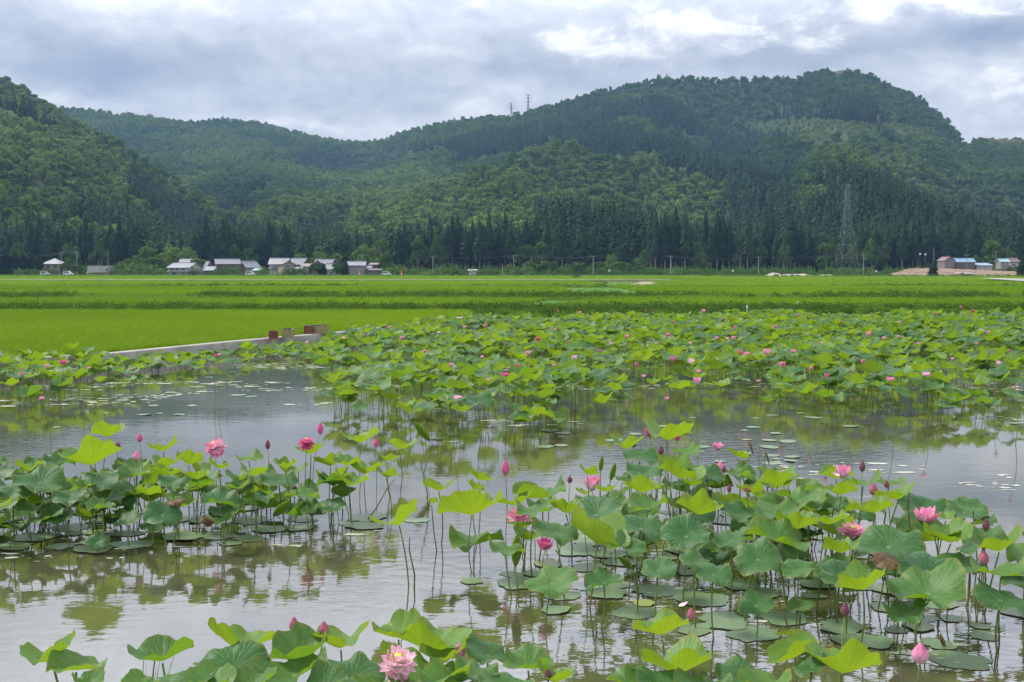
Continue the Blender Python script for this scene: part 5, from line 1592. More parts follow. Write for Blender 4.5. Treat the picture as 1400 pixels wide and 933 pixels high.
ROADS = []
for nm, hd in HILLS.items():
    us = np.arange(hd['u'][0], hd['u'][1] + 1, 9.0); ts = np.linspace(-.02, 1.30, 64)
    U, Tt = np.meshgrid(us, ts)
    Yv = hd['D0'](U) + (hd['D1'](U) - hd['D0'](U)) * Tt
    Xv = (U - 700) / FPX * Yv
    Z = hill_z(hd, U, np.clip(Tt, 0, 2), Yv, Xv)
    Z[0] -= 6
    I = np.arange(U.size).reshape(U.shape)
    F = np.stack([I[:-1, :-1], I[:-1, 1:], I[1:, 1:], I[1:, :-1]], -1).reshape(-1, 4)
    P = np.stack([Xv, Yv, Z], -1).reshape(-1, 3)
    mats = [m_hill]
    midx = np.zeros(len(F), int)
    o = link(bpy.data.objects.new(nm, np_mesh(nm, P, F, mats, True, midx)))
    tag(o, kind='structure')

# ------------------------------------------------------------------ forest on the hills: uncountable, one object of stuff per kind
BR = [broad_crown('forest_tree', m_crown_i, 200 + i, 12, 34, .075) for i in range(6)]
CE = [cedar_crown('forest_cedar', m_con_i, 220 + i, 15, 9, .12, .14) for i in range(5)]
bp, br, bs, bi, bt = [], [], [], [], []
cp_, cr_, cs, ci_, ct = [], [], [], [], []
CLEAR = [(1000, 168), (1120, 166), (1230, 170), (1300, 182), (1296, 192), (1150, 196), (1040, 192)]     # young plantation high on the mountain
SCAR = [[(1140, 153), (1165, 156), (1200, 164), (1200, 167), (1160, 160), (1140, 157)], [(1050, 193), (1100, 191), (1160, 190), (1240, 192), (1330, 196), (1330, 202), (1240, 198), (1160, 196), (1060, 199)],
        [(1137, 103), (1156, 99), (1160, 104), (1142, 110)], [(1330, 187), (1400, 188), (1430, 190), (1430, 196), (1330, 195)], [(1055, 145), (1150, 152), (1150, 156), (1060, 150)]]
for nm, hd in HILLS.items():
    g = np.random.default_rng(hd['seed'])
    ucs = np.linspace(*hd['u'], 30)
    xlo, xhi = ((hd['u'][0] - 700) / FPX * hd['D1'](hd['u'][0])), ((hd['u'][1] - 700) / FPX * hd['D1'](hd['u'][1]))
    ylo, yhi = hd['D0'](ucs).min(), hd['D1'](ucs).max() * 1.02
    for kind, step in (('b', 8.6), ('c', 5.4)):
        xs, ys = np.meshgrid(np.arange(min(xlo, xlo * .4), max(xhi, xhi * .4), step), np.arange(ylo, yhi, step))
        xs = xs.ravel() + g.uniform(-.45, .45, xs.size) * step; ys = ys.ravel() + g.uniform(-.45, .45, ys.size) * step
        u = 700 + FPX * xs / ys
        d0, d1 = hd['D0'](u), hd['D1'](u)
        t = (ys - d0) / (d1 - d0)
        ok = (u > hd['u'][0]) & (u < hd['u'][1]) & (t > -.01) & (t < 1.035) & (u > -70) & (u < 1470)
        xs, ys, u, t = xs[ok], ys[ok], u[ok], t[ok]
        z, carve = hill_z(hd, u, np.clip(t, 0, 2), ys, xs, True)
        sx_, sy_ = proj_np(np.stack([xs, ys, z], -1))
        pn_ = fbm(xs / 120, ys / 200, hd['seed'] + 40, 3, 1.0)
        lim = {'left_hill': .19, 'back_ridge': .11, 'right_mountain': .18, 'middle_hill': .20}[nm]
        conif = (t + .5 * pn_) < (lim + (np.clip((u - 800) / 250, 0, 1) * .18 if nm == 'middle_hill' else 0))
        conif |= (carve + .7 * pn_ > (np.where(t > .5, 1.5, .95) if nm == 'middle_hill' else .80)) & (t < .90) & (fbm(xs / 60, ys / 90, hd['seed'] + 2, 2) > -.15)
        clear = np.zeros(len(xs), bool); scar = np.zeros(len(xs), bool)
        if nm == 'right_mountain':
            clear = in_poly(sx_, sy_, CLEAR)
            for sc_ in SCAR: scar |= in_poly(sx_, sy_ + 0 * sx_, sc_)
            conif |= in_poly(sx_, sy_, [(560, 215), (700, 186), (790, 172), (860, 190), (960, 215), (1080, 262), (1000, 262), (760, 200), (640, 240)]) & (pn_ > -.25)
            conif &= ~clear
        sel = (~conif & ~scar) if kind == 'b' else (conif & ~scar)
        if kind == 'b': sel &= ~clear | (g.uniform(0, 1, len(xs)) < .9)
        xs, ys, z, t, pn_, clear = xs[sel], ys[sel], z[sel], t[sel], pn_[sel], clear[sel]
        n = len(xs)
        if kind == 'b':
            big = fbm(xs / 35, ys / 35, hd['seed'] + 9, 2)
            h = (10.5 + 3 * big) * g.uniform(.6, 1.4, n); w = g.uniform(7.5, 17, n) * (1 + .15 * big)
            h = np.where(clear, g.uniform(3.5, 6.0, n), h); w = np.where(clear, g.uniform(4.5, 7.5, n), w)
            bp.append(np.stack([xs, ys, z - h * .14], -1)); br.append(g.uniform(0, 6.28, n)); bs.append(np.stack([w, w, h * 1.12], -1)); bi.append(g.integers(0, 6, n))
            tt = {'left_hill': .48, 'back_ridge': .32, 'right_mountain': .26, 'middle_hill': .50}[nm] + .6 * fbm(xs / 90, ys / 140, hd['seed'] + 60, 3) + g.uniform(-.24, .24, n)  # base tint per hill paints in sunlight: brighter near hills, duller ones behind
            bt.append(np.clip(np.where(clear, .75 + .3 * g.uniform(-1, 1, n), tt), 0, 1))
        else:
            h = g.uniform(15, 23, n) * (1 + .1 * pn_); h = np.where(t > .85, h * .75, h)
            w = h * g.uniform(.85, 1.2, n)
            cp_.append(np.stack([xs, ys, z - 1.0], -1)); cr_.append(g.uniform(0, 6.28, n)); cs.append(np.stack([w, w, h], -1)); ci_.append(g.integers(0, 5, n))
            ct.append(np.clip(.4 + .5 * pn_ + g.uniform(-.35, .35, n), 0, 1))
    if nm == 'right_mountain':
        # bare cuts and haul roads: strips of soil laid on the slope
        pass
# the cedar wood on the level ground behind its front row
g = np.random.default_rng(4)
xs, ys = np.meshgrid(np.arange(-270, 270, 5.2), np.arange(503, 560, 5.2)); xs = xs.ravel() + g.uniform(-2, 2, xs.size); ys = ys.ravel() + g.uniform(-2, 2, ys.size)
u = 700 + FPX * xs / ys; n = len(xs)
ok = (u > -60) & (u < 1460)
gap = ((u > 195) & (u < 262)) | ((u > 400) & (u < 530)) | ((u > 770) & (u < 880))
h = np.where(gap, g.uniform(8, 13, n), g.uniform(17, 24, n))
xs, ys, h = xs[ok], ys[ok], h[ok]; n = len(xs)
cp_.append(np.stack([xs, ys, 0 * xs], -1)); cr_.append(g.uniform(0, 6.28, n)); cs.append(np.stack([h * .95, h * .95, h], -1)); ci_.append(g.integers(0, 5, n)); ct.append(g.uniform(0, .7, n))
cc = np.concatenate
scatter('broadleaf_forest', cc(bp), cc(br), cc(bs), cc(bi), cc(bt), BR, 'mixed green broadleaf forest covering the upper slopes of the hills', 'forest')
scatter('cedar_forest', cc(cp_), cc(cr_), cc(cs), cc(ci_), cc(ct), CE, 'dark blue-green cedar forest on the lower slopes and in the hollows', 'forest')
print('forest', sum(map(len, bp)), sum(map(len, cp_)))

# bare soil cuts on the mountain: thin slabs of earth following the slope
hd = HILLS['right_mountain']


def on_mountain(px, py):
    """where a sight line through the picture meets the mountain's surface"""
    for Yv in np.arange(hd['D0'](px) + 20, hd['D1'](px) * 1.02, 4.0):
        p = at_Y(px, py, Yv); uu = 700 + FPX * p.x / Yv
        t = (Yv - hd['D0'](uu)) / (hd['D1'](uu) - hd['D0'](uu))
        z = float(hill_z(hd, np.array([uu]), np.array([np.clip(t, 0, 2)]), np.array([Yv]), np.array([p.x]))[0])
        if z >= p.z: return Vector((p.x, Yv, z))
    p = at_Y(px, py, hd['D1'](px)); return p


for pts, w, lb in (([(1137, 152), (1160, 155), (1185, 161), (1203, 164)], 3, 0), ([(1050, 196), (1075, 195.5)], 2.5, 0), ([(1170, 194), (1180, 195), (1192, 196), (1204, 196)], 3.5, 0), ([(1275, 199), (1300, 200), (1320, 201)], 4, 0), ([(1139, 105), (1148, 103), (1158, 102)], 8, 0), ([(1340, 196), (1362, 196), (1390, 196)], 5, 0)):
    mb = MB(); q = [on_mountain(a, b) for a, b in pts]; vs_ = []
    for p in q:
        vs_ += [p + Vector((0, -w * .4, 2.0)), p + Vector((0, -w * .2, w * .35 + 3.0)), p + Vector((0, w, w * .35 + 3.5)), p + Vector((0, -w * .4, -6))]
    n = len(q); fs_ = []
    for i in range(n - 1):
        for a, b in ((3, 0), (0, 1), (1, 2)):
            fs_.append((i * 4 + a, (i + 1) * 4 + a, (i + 1) * 4 + b, i * 4 + b))
    mb.add(vs_, fs_)
    tag(mb.build('hill_soil_cut', m_soil), kind='structure')
# ------------------------------------------------------------------ village
def wallm(n, c): return rough_mat(n, c, tuple(x * .82 for x in c), 1.5, .9, .15, 0, False, tuple(x * .7 for x in c))
m_white = wallm('white_plaster', (0.36, 0.355, 0.34)); m_tan = wallm('tan_mortar', (0.27, 0.22, 0.165)); m_brown = wallm('weathered_brown_boards', (0.13, 0.105, 0.09)); m_grey = wallm('grey_boards', (0.22, 0.21, 0.20)); m_redb = wallm('red_brown_boards', (0.20, 0.085, 0.065)); m_pinkw = wallm('pinkish_mortar', (0.20, 0.16, 0.15)); m_greyc = wallm('grey_concrete', (0.36, 0.35, 0.33))


def roofm(n, c):
    m, nt, out = newmat(n)
    co = objco(nt)
    w = nd(nt, 'ShaderNodeTexWave', {'Vector': co, 'Scale': 1.6, 'Distortion': .3}, wave_type='BANDS', bands_direction='X').outputs[1]
    nn = noise(nt, co, .9, 5, .6).outputs[0]
    col = mixc(nt, smooth(nt, nn, .3, .7), c, tuple(x * .78 for x in c))
    surf(nt, out, principled(nt, col, .42, .5, Normal=nd(nt, 'ShaderNodeBump', {'Height': w, 'Strength': .5, 'Distance': .05}).outputs[0]))
    return m


r_tile = roofm('grey_roof_tiles', (0.14, 0.15, 0.175)); r_light = roofm('pale_grey_roof', (0.22, 0.23, 0.255)); r_pink = roofm('faded_red_roof', (0.20, 0.125, 0.105)); r_blue = roofm('light_blue_metal_roof', (0.17, 0.28, 0.38)); r_brown = roofm('brown_metal_roof', (0.20, 0.12, 0.09)); r_dark = roofm('dark_roof', (0.10, 0.10, 0.11)); r_red = roofm('red_metal_roof', (0.15, 0.08, 0.068)); r_teal = roofm('teal_metal_roof', (0.22, 0.40, 0.42))
m_glass = rough_mat('dark_window_glass', (0.02, 0.025, 0.03), (0.05, 0.06, 0.07), 3, .1, .6); m_frame = rough_mat('window_frame', (0.30, 0.29, 0.28), (0.4, 0.39, 0.37), 5, .6); m_door = rough_mat('grey_shutter_door', (0.14, 0.14, 0.15), (0.2, 0.2, 0.21), 5, .6)


def house(name, label, x0, x1, eave, top, D, wm, rm, style='gx', depth=7.0, rz=0.0, wins=(), door=None, base=0.05, band=None, over=.5):
    """x0, x1, eave, top are picture columns and rows at distance D; wins: (fraction along, bottom, height, width in metres)"""
    xa, xb = (x0 - 700) / FPX * D, (x1 - 700) / FPX * D
    ze, zt = at_Y(700, eave, D).z - base, at_Y(700, top, D).z - base
    w = (xb - xa) / 2
    t = empty(name, ((xa + xb) / 2, D + depth / 2, base), R(rz), label, 'hut' if 'hut' in name else ('shed' if 'shed' in name else ('barn' if 'barn' in name else 'house')))
    d = depth / 2
    mb = MB(); z0 = -.6
    if style == 'gx':
        mb.add([(-w, -d, z0), (w, -d, z0), (w, d, z0), (-w, d, z0), (-w, -d, ze), (w, -d, ze), (w, d, ze), (-w, d, ze), (-w, 0, zt - .12), (w, 0, zt - .12)],
               [(0, 1, 5, 4), (1, 2, 6, 9, 5), (2, 3, 7, 6), (3, 0, 4, 8, 7)])
    elif style == 'gy':
        mb.add([(-w, -d, z0), (w, -d, z0), (w, d, z0), (-w, d, z0), (-w, -d, ze), (w, -d, ze), (w, d, ze), (-w, d, ze), (0, -d, zt - .12), (0, d, zt - .12)],
               [(0, 1, 5, 8, 4), (1, 2, 6, 5), (2, 3, 7, 9, 6), (3, 0, 4, 7)])
    else:
        mb.box(-w, w, -d, d, z0, ze if style != 'flat' else zt - .18)
    mb.build('wall', wm, t)
    o, th = over, .16
    r = MB()

    def slab(p):       # a quad thickened upward
        r.add([tuple(v) for v in p] + [(v[0], v[1], v[2] + th) for v in p], [(3, 2, 1, 0), (4, 5, 6, 7)] + [(i, (i + 1) % 4, 4 + (i + 1) % 4, 4 + i) for i in range(4)])
    if style == 'gx':
        k = (zt - ze) / d
        slab([(-w - o, -d - o, ze - o * k), (w + o, -d - o, ze - o * k), (w + o, 0, zt), (-w - o, 0, zt)])
        slab([(w + o, d + o, ze - o * k), (-w - o, d + o, ze - o * k), (-w - o, .002, zt), (w + o, .002, zt)])
        r.box(-w - o, w + o, -.18, .18, zt + th - .05, zt + th + .16)
    elif style == 'gy':
        k = (zt - ze) / w
        slab([(-w - o, d + o, ze - o * k), (-w - o, -d - o, ze - o * k), (0, -d - o, zt), (0, d + o, zt)])
        slab([(w + o, -d - o, ze - o * k), (w + o, d + o, ze - o * k), (.002, d + o, zt), (.002, -d - o, zt)])
        r.box(-.18, .18, -d - o, d + o, zt + th - .05, zt + th + .16)
    elif style == 'hip':
        a, b = w + o, d + o; q = max(.2, w - d) if w > d else .2
        r.add([(-a, -b, ze), (a, -b, ze), (a, b, ze), (-a, b, ze), (-q, 0, zt), (q, 0, zt), (-a, -b, ze - th), (a, -b, ze - th), (a, b, ze - th), (-a, b, ze - th)],
              [(0, 1, 5, 4), (1, 2, 5), (2, 3, 4, 5), (3, 0, 4), (6, 7, 1, 0), (7, 8, 2, 1), (8, 9, 3, 2), (9, 6, 0, 3), (9, 8, 7, 6)])
    elif style == 'mono':
        slab([(-w - o, -d - o, ze), (w + o, -d - o, ze), (w + o, d + o, zt), (-w - o, d + o, zt)])
    elif style == 'flat':
        r.box(-w - .2, w + .2, -d - .2, d + .2, zt - .178, zt)
    r.build('roof', rm, t)
    if band:
        zb = band[0]
        s = MB(); s.add([(-w - .2, -d - .9, zb - .35), (w + .2, -d - .9, zb - .35), (w + .2, -d - .004, zb), (-w - .2, -d - .004, zb), (-w - .2, -d - .9, zb - .25), (w + .2, -d - .9, zb - .25), (w + .2, -d - .004, zb + .1), (-w - .2, -d - .004, zb + .1)],
                         [(3, 2, 1, 0), (4, 5, 6, 7), (0, 1, 5, 4), (1, 2, 6, 5), (2, 3, 7, 6), (3, 0, 4, 7)])
        s.build('awning', band[1], t)
    for fr, zb, hh, ww in wins:
        cx = -w + 2 * w * fr
        f = MB()
        for xx0, xx1, zz0, zz1 in ((-ww / 2 - .08, ww / 2 + .08, -.08, 0), (-ww / 2 - .08, ww / 2 + .08, hh, hh + .08), (-ww / 2 - .08, -ww / 2, 0.001, hh - .001), (ww / 2, ww / 2 + .08, 0.001, hh - .001), (-.03, .03, 0.002, hh - .002)):
            f.box(cx + xx0, cx + xx1, -d - .07, -d + .05, zb + zz0, zb + zz1)
        fo = f.build('window', m_frame, t)
        p = MB(); p.box(cx - ww / 2 + .002, cx + ww / 2 - .002, -d - .03, -d + .04, zb + .002, zb + hh - .002); p.build('pane', m_glass, fo)
    if door:
        fr, ww, hh = door; cx = -w + 2 * w * fr
        p = MB(); p.box(cx - ww / 2, cx + ww / 2, -d - .05, -d + .05, 0.02, hh); p.build('door', m_door, t)
    return t


house('farmhouse', 'lone two-storey tan house with hipped grey roof beside the conifer hedge', 60, 83, 361, 353.5, 440, m_tan, r_light, 'hip', 7, 0, ((.72, 2.9, 1.5, 1.5), (.35, 2.9, 1.3, 1.2), (.8, .5, 1.5, 1.6)))
house('storage_shed', 'boxy white shed with flat brown roof edge and low brown awning', 120.5, 152, 363.5, 363, 432, m_white, r_brown, 'flat', 7, 0, ((.85, 1.9, .8, 1.0),), (.33, 1.2, 1.35), .05, (1.35, r_brown))
house('farmhouse', 'long white farmhouse with pale grey roof and white gable end', 232, 268, 366, 360, 428, m_white, r_light, 'gx', 7.5, -24, ((.2, 2.1, .7, 1.6), (.45, 2.1, .7, 1.6), (.72, 2.1, .7, 1.6), (.3, .2, 1.0, 2.2)), (.75, 2.0, 1.3), .05, (1.75, r_dark))
house('farmhouse', 'grey-roofed house mostly hidden behind the long white farmhouse', 246, 264, 360, 354.5, 446, m_white, r_light, 'gx', 7, 0, ((.3, 3.0, .8, 1.2),))
house('storage_shed', 'steep tile-roofed outbuilding half hidden by the light green tree', 277, 287, 366, 358, 440, m_grey, r_light, 'gy', 6, 30)
house('storage_shed', 'low lean-to with pale sloping roof left of the big brown farmhouse', 280, 291, 370.5, 365, 428, m_brown, r_light, 'mono', 5, 0)
house('farmhouse', 'big brown-walled farmhouse with grey tiled roof above a side eave', 292, 323, 361, 354.5, 434, m_brown, r_tile, 'gx', 9, 18, ((.7, 1.2, 1.2, 1.6),), (.85, 1.2, 1.8))
house('farmhouse', 'small pale gabled house right of the big brown farmhouse', 329, 345, 365, 357.5, 438, m_tan, r_light, 'gy', 8, -28, ((.5, 1.2, 1.0, 1.2),))
house('storage_shed', 'tiny shed with teal roof at the right end of the left farmhouses', 347, 355, 370.5, 367.5, 430, m_grey, r_teal, 'mono', 4, 0)
house('farmhouse', 'white house with broad pale roof, leftmost of the clustered farmhouses', 369, 393, 361, 353.5, 440, m_white, r_light, 'gx', 7, 0, ((.3, 2.6, .9, 1.6),), None, .05, (3.1, r_light))
house('farmhouse', 'tan gabled house with faded red roof among the clustered farmhouses', 381, 396, 361, 357.5, 431, m_tan, r_pink, 'gy', 9, 24, ((.38, 3.2, .9, 1.0),), (.3, .9, 1.7))
house('farmhouse', 'blue-grey tiled house behind the tan gabled house', 398, 418, 361.5, 353.5, 444, m_brown, r_tile, 'gx', 8, -16)
house('storage_shed', 'pink-roofed shed between the tan house and the gabled farmhouse', 412, 423, 365, 361, 436, m_white, r_pink, 'mono', 5, 0)
house('storage_shed', 'low long shed with pale roof before the clustered farmhouses', 397, 412, 368.5, 365.5, 430, m_greyc, r_light, 'mono', 4, 0)
house('farmhouse', 'gabled farmhouse with brown gable face and dark roof edges', 423, 440, 362.5, 356.5, 434, m_brown, r_tile, 'gy', 9, 10, ((.5, 2.8, .9, 1.2),))
house('farmhouse', 'large grey tiled farmhouse rising behind the brown gable', 432, 456, 361, 354.8, 446, m_brown, r_tile, 'gx', 8, -12)
house('storage_shed', 'lower wing with pale tiled roof right of the brown gable', 446, 458, 368, 361.5, 432, m_white, r_light, 'gx', 6, 10, ((.5, .8, .6, 1.2),))
house('barn', 'windowless dark grey barn with pale roof near the orange marker', 475, 498, 363, 358, 434, m_grey, r_light, 'gx', 7, 4, ((.75, 1.2, .6, .8),))
house('storage_shed', 'low annex with pale roof attached right of the windowless barn', 498, 506, 368, 364, 436, m_grey, r_light, 'mono', 5, 0)
house('barn', 'tall red-brown shed at the right end of the farmhouses', 506, 515, 362.5, 360, 442, m_redb, r_brown, 'mono', 6, 0)
house('storage_shed', 'low brown shed in front of the tall red-brown one', 505, 520, 370, 368, 432, m_brown, r_dark, 'mono', 5, 0, ((.4, .7, .7, 1.0),))
house('field_hut', 'small grey hut between two round bushes at the field edge', 641, 651, 370.5, 369, 414, m_greyc, r_light, 'mono', 3, 0)
# right-hand hamlet on its raised bank
BZ = 3.2
house('farmhouse', 'pinkish two-storey house with low red roof on the earth bank', 1288, 1303, 356.5, 351.5, 424, m_pinkw, r_red, 'gy', 5, 10, ((.35, 2.0, .7, .9), (.55, 2.0, .7, .9)), (.55, 1.4, 1.2), BZ, None, .25)
house('barn', 'brown barn with bright light blue roof on the earth bank', 1307, 1332, 358.5, 353.8, 424, m_brown, r_blue, 'gx', 6, -4, ((.6, .6, .6, 2.0),), None, BZ, None, .3)
house('storage_shed', 'low shed with long pale blue roof right of the blue-roofed barn', 1334, 1355, 363.5, 360.2, 424, m_greyc, r_blue, 'mono', 5, 0, (), None, BZ - 1)
house('storage_shed', 'small far shed with teal roof near the right edge', 1367, 1378, 358, 354.5, 440, m_grey, r_teal, 'gx', 5, 0, (), None, BZ)
house('farmhouse', 'far red-roofed house nearest the right edge', 1379, 1391, 358, 353, 446, m_white, r_red, 'gx', 6, 0, ((.5, .6, .7, 1.2),), None, BZ)
house('field_hut', 'small concrete hut with square dark window before the earth bank', 1309, 1328, 375.5, 373, 378, m_greyc, r_brown, 'mono', 4, 0, ((.3, .35, .95, 1.0),))


# earth bank and gravel heaps
def heap(name, label, x0, x1, D, depth, tops, m, cat, base=GZ, seed=1, flat=0.0):
    """ridge of loose earth; tops: rows of its outline in the picture between x0 and x1"""
    n, k = 48, 14
    us = np.linspace(x0, x1, n); tp = np.interp(us, [p[0] for p in tops], [p[1] for p in tops])
    V = []
    for j in range(k):
        s = j / (k - 1)
        pr = min(1, math.sin(min(1, s / (.5 - flat / 2)) * math.pi / 2)) if s < .5 else (1 if s < .5 + flat else math.cos((s - .5 - flat) / (.5 - flat) * math.pi / 2))
        for u, t in zip(us, tp):
            z = max(0, H - (t - HZ) / FPX * (D + depth * .5) - base)
            V.append(((u - 700) / FPX * (D + depth * min(s, .6)), D + depth * s, base - .1 + z * max(0, pr)))
    V = np.array(V)
    V[:, 2] += np.where(V[:, 2] > base, .22 * fbm(V[:, 0], V[:, 1], seed, 4, .5), 0)
    I = np.arange(n * k).reshape(k, n)
    F = np.stack([I[:-1, :-1], I[:-1, 1:], I[1:, 1:], I[1:, :-1]], -1).reshape(-1, 4)
    o = link(bpy.data.objects.new(name, np_mesh(name, V, F, m)))
    if label: tag(o, label, cat)
    else: tag(o, kind='structure')
    return o


m_gravel = rough_mat('pale_gravel', (0.27, 0.23, 0.185), (0.36, 0.315, 0.265), 1.2, .95, .1, .5, True)
heap('gravel_heap', 'rounded pale gravel heap left of a longer low one', 1042, 1070, 372, 12, [(1042, 378.5), (1048, 374.5), (1056, 372.4), (1064, 373.5), (1070, 377)], m_gravel, 'gravel heap', seed=2)
heap('gravel_heap', 'long low gravel heap between the rounded heap and the pylon', 1066, 1112, 376, 12, [(1066, 377), (1071, 374.5), (1085, 374.7), (1097, 374.2), (1106, 375.5), (1112, 378.5)], m_gravel, 'gravel heap', seed=3)
heap('gravel_heap', 'lowest gravel heap just left of the lattice pylon', 1113, 1142, 380, 10, [(1113, 378.5), (1120, 375.4), (1132, 375), (1138, 375.8), (1142, 378.5)], m_gravel, 'gravel heap', seed=4)
heap('earth_bank', None, 1222, 1480, 384, 80, [(1222, 380), (1236, 377), (1248, 372.5), (1258, 368), (1266, 366.5), (1280, 367), (1300, 367.5), (1330, 368.5), (1360, 370), (1400, 371.5), (1480, 372)], m_soil, None, seed=5, flat=.3)
m_road = rough_mat('grey_road', (0.24, 0.23, 0.22), (0.32, 0.31, 0.29), 1, .9, .15, 0, True)
mb = MB(); q = [at_z(1340, 380.5, .8), at_z(1366, 380.3, .8), at_z(1480, 383.5, .5), at_z(1480, 388, .5), at_z(1400, 384.5, .6)]
mb.add(q, [(4, 3, 2, 1, 0)]); tag(mb.build('field_road', m_road), kind='structure')

# ------------------------------------------------------------------ poles, wires, pylons, markers
m_pole = rough_mat('grey_concrete_pole', (0.19, 0.19, 0.19), (0.26, 0.26, 0.25), 2, .8, .2); m_steel = rough_mat('galvanised_steel', (0.10, 0.115, 0.14), (0.15, 0.165, 0.19), 1, .6, .4); m_steel_haze = rough_mat('haze_darkened_steel', (0.07, 0.085, 0.10), (0.11, 0.125, 0.14), 1, .7, .3); m_wire = rough_mat('wire', (0.06, 0.06, 0.065), (0.1, 0.1, 0.1), 1, .6)
POLES = []


def pole(px, top, D, label, arms=1, rad=.17, m=None, lean=0.0):
    t_ = at_Y(px, top, D); h = t_.z - GZ
    t = empty('utility_pole', (t_.x, D, GZ), 0, label, 'utility pole')
    mb = MB(); mb.tube([(0, 0, -.2), (lean * h * .5, 0, h * .5), (lean * h, 0, h)], [rad, rad * .9, rad * .75], 8); mb.build('mast', m or m_pole, t)
    for k in range(arms):
        z = h - .35 - .75 * k
        a = MB(); a.box(-.9, .9, -.06, .06, z, z + .1); ar = a.build('crossarm', m_steel, t)
        for s in (-.8, -.1, .8):
            b = MB(); b.lathe([(.05, 0), (.09, .08), (.05, .16), (.09, .22), (.03, .30)], 8, (s, 0, z + .1)); b.build('insulator', m_white, ar)
    if arms > 1:
        a = MB(); a.lathe([(.25, 0), (.28, .05), (.28, .75), (.2, .85)], 10, (.42, 0, h - 2.6)); a.build('transformer', m_steel, t)
    POLES.append((t_.x, D, t_.z - .2, px)); return t


pole(104.5, 343, 436, 'tall utility pole with two crossarms left of the white shed', 2); pole(147.5, 339.5, 430, 'slim bare yellowish pole rising in front of the white shed', 0, .11, m_tan); pole(84, 344, 470, 'thin grey pole behind the lone tan house', 1, .12)
pole(592, 350, 426, 'utility pole left of the round bushes before the cedars', 1); pole(703, 349, 440, 'leaning pale utility pole above the middle bush', 2, .17, None, -.03); pole(811, 350, 426, 'utility pole among grey-green trees left of the dirt road', 1)
pole(917, 350, 426, 'utility pole just right of the dirt road\'s end', 1); pole(1037, 351, 426, 'utility pole left of the gravel heaps', 1); pole(1181, 346, 424, 'utility pole with transformer right of the lattice pylon', 2)
pole(1322, 348.5, 412, 'dark pole before the blue-roofed barn', 1, .13, m_steel); pole(1362, 343.5, 426, 'tall thin pole right of the low blue roof', 1, .12); pole(1277, 338, 470, 'tall slender pole behind the cone-shaped conifer', 0, .12); pole(1372, 357, 400, 'short dark pole on the bank near the right edge', 0, .12, m_steel); pole(687, 361, 430, 'short pale post below the leaning pole', 0, .18); pole(496, 349, 450, 'thin pole beside the windowless barn', 1, .1)


def wire(a, b, label, rad=.04, sag=.8):
    a, b = Vector(a), Vector(b); n = 10
    mb = MB(); mb.tube([a.lerp(b, i / n) - Vector((0, 0, sag * 4 * (i / n) * (1 - i / n))) for i in range(n + 1)], rad, 4)
    tag(mb.build('overhead_wire', m_wire), label, 'wire', 'overhead wires between the utility poles')


run = sorted([p for p in POLES if p[3] in (592, 703, 811, 917, 1037, 1181)], key=lambda p: p[3])
for a, b, lb in zip(run[:-1], run[1:], ('above the round bushes', 'above the bushy tree clump', 'above the dirt road', 'left of the gravel heaps', 'crossing behind the lattice pylon')):
    wire(a[:3], b[:3], f'thin overhead wire {lb}')
pl = [p for p in POLES if p[3] == 104.5][0]
wire(pl[:3], (pl[0] - 40, pl[1] + 20, pl[2] - 2), 'thin overhead wire left of the tall pole by the white shed')


def pylon(px, base_py, top_py, D, wb, label, arms, bar=.12, neck=.5, base_z=None):
    st = m_steel if base_z is not None else m_steel_haze  # distant pylons take steel darkened in its colour on account of haze
    b = at_Y(px, base_py, D); tp = at_Y(px, top_py, D)
    if base_z is not None: b.z = base_z
    h = tp.z - b.z
    t = empty('lattice_pylon', b, R(8), label, 'pylon')
    half = lambda z: wb / 2 * (1 - z / (h * neck) * .72) if z < h * neck else wb / 2 * .28 * (1 - (z - h * neck) / (h * (1 - neck)) * .6)
    mb = MB()
    def bar_(p, q, r_): mb.tube([p, q], r_, 4)
    zs = [0]
    while zs[-1] < h * .97: zs.append(min(h * .97, zs[-1] + max(h * .035, half(zs[-1]) * 1.7)))
    cs_ = [(-1, -1), (1, -1), (1, 1), (-1, 1)]
    for z0, z1 in zip(zs[:-1], zs[1:]):
        a, c = half(z0), half(z1)
        for i in range(4):
            s, e = cs_[i], cs_[(i + 1) % 4]
            bar_((s[0] * a, s[1] * a, z0), (s[0] * c, s[1] * c, z1), bar)
            bar_((s[0] * a, s[1] * a, z0), (e[0] * c, e[1] * c, z1), bar * .6); bar_((e[0] * a, e[1] * a, z0), (s[0] * c, s[1] * c, z1), bar * .6)
            bar_((s[0] * c, s[1] * c, z1), (e[0] * c, e[1] * c, z1), bar * .6)
    bar_((0, 0, h * .95), (0, 0, h), bar)
    mb.build('lattice_tower', st, t)
    for fr, ln in arms:
        z = h * fr; a = half(z); m2 = MB()
        for s in (-1, 1):
            m2.tube([(s * a * .9, -a * .8, z), (s * ln, 0, z + .2)], bar * .6, 4); m2.tube([(s * a * .9, a * .8, z), (s * ln, 0, z + .2)], bar * .6, 4); m2.tube([(s * a * .8, 0, z + ln * .3), (s * ln, 0, z + .2)], bar * .5, 4)
            m2.tube([(s * ln * .98, 0, z + .2), (s * ln * .98, 0, z - 1.6)], bar * .7, 5)
        m2.build('crossarm', st, t)
    return t


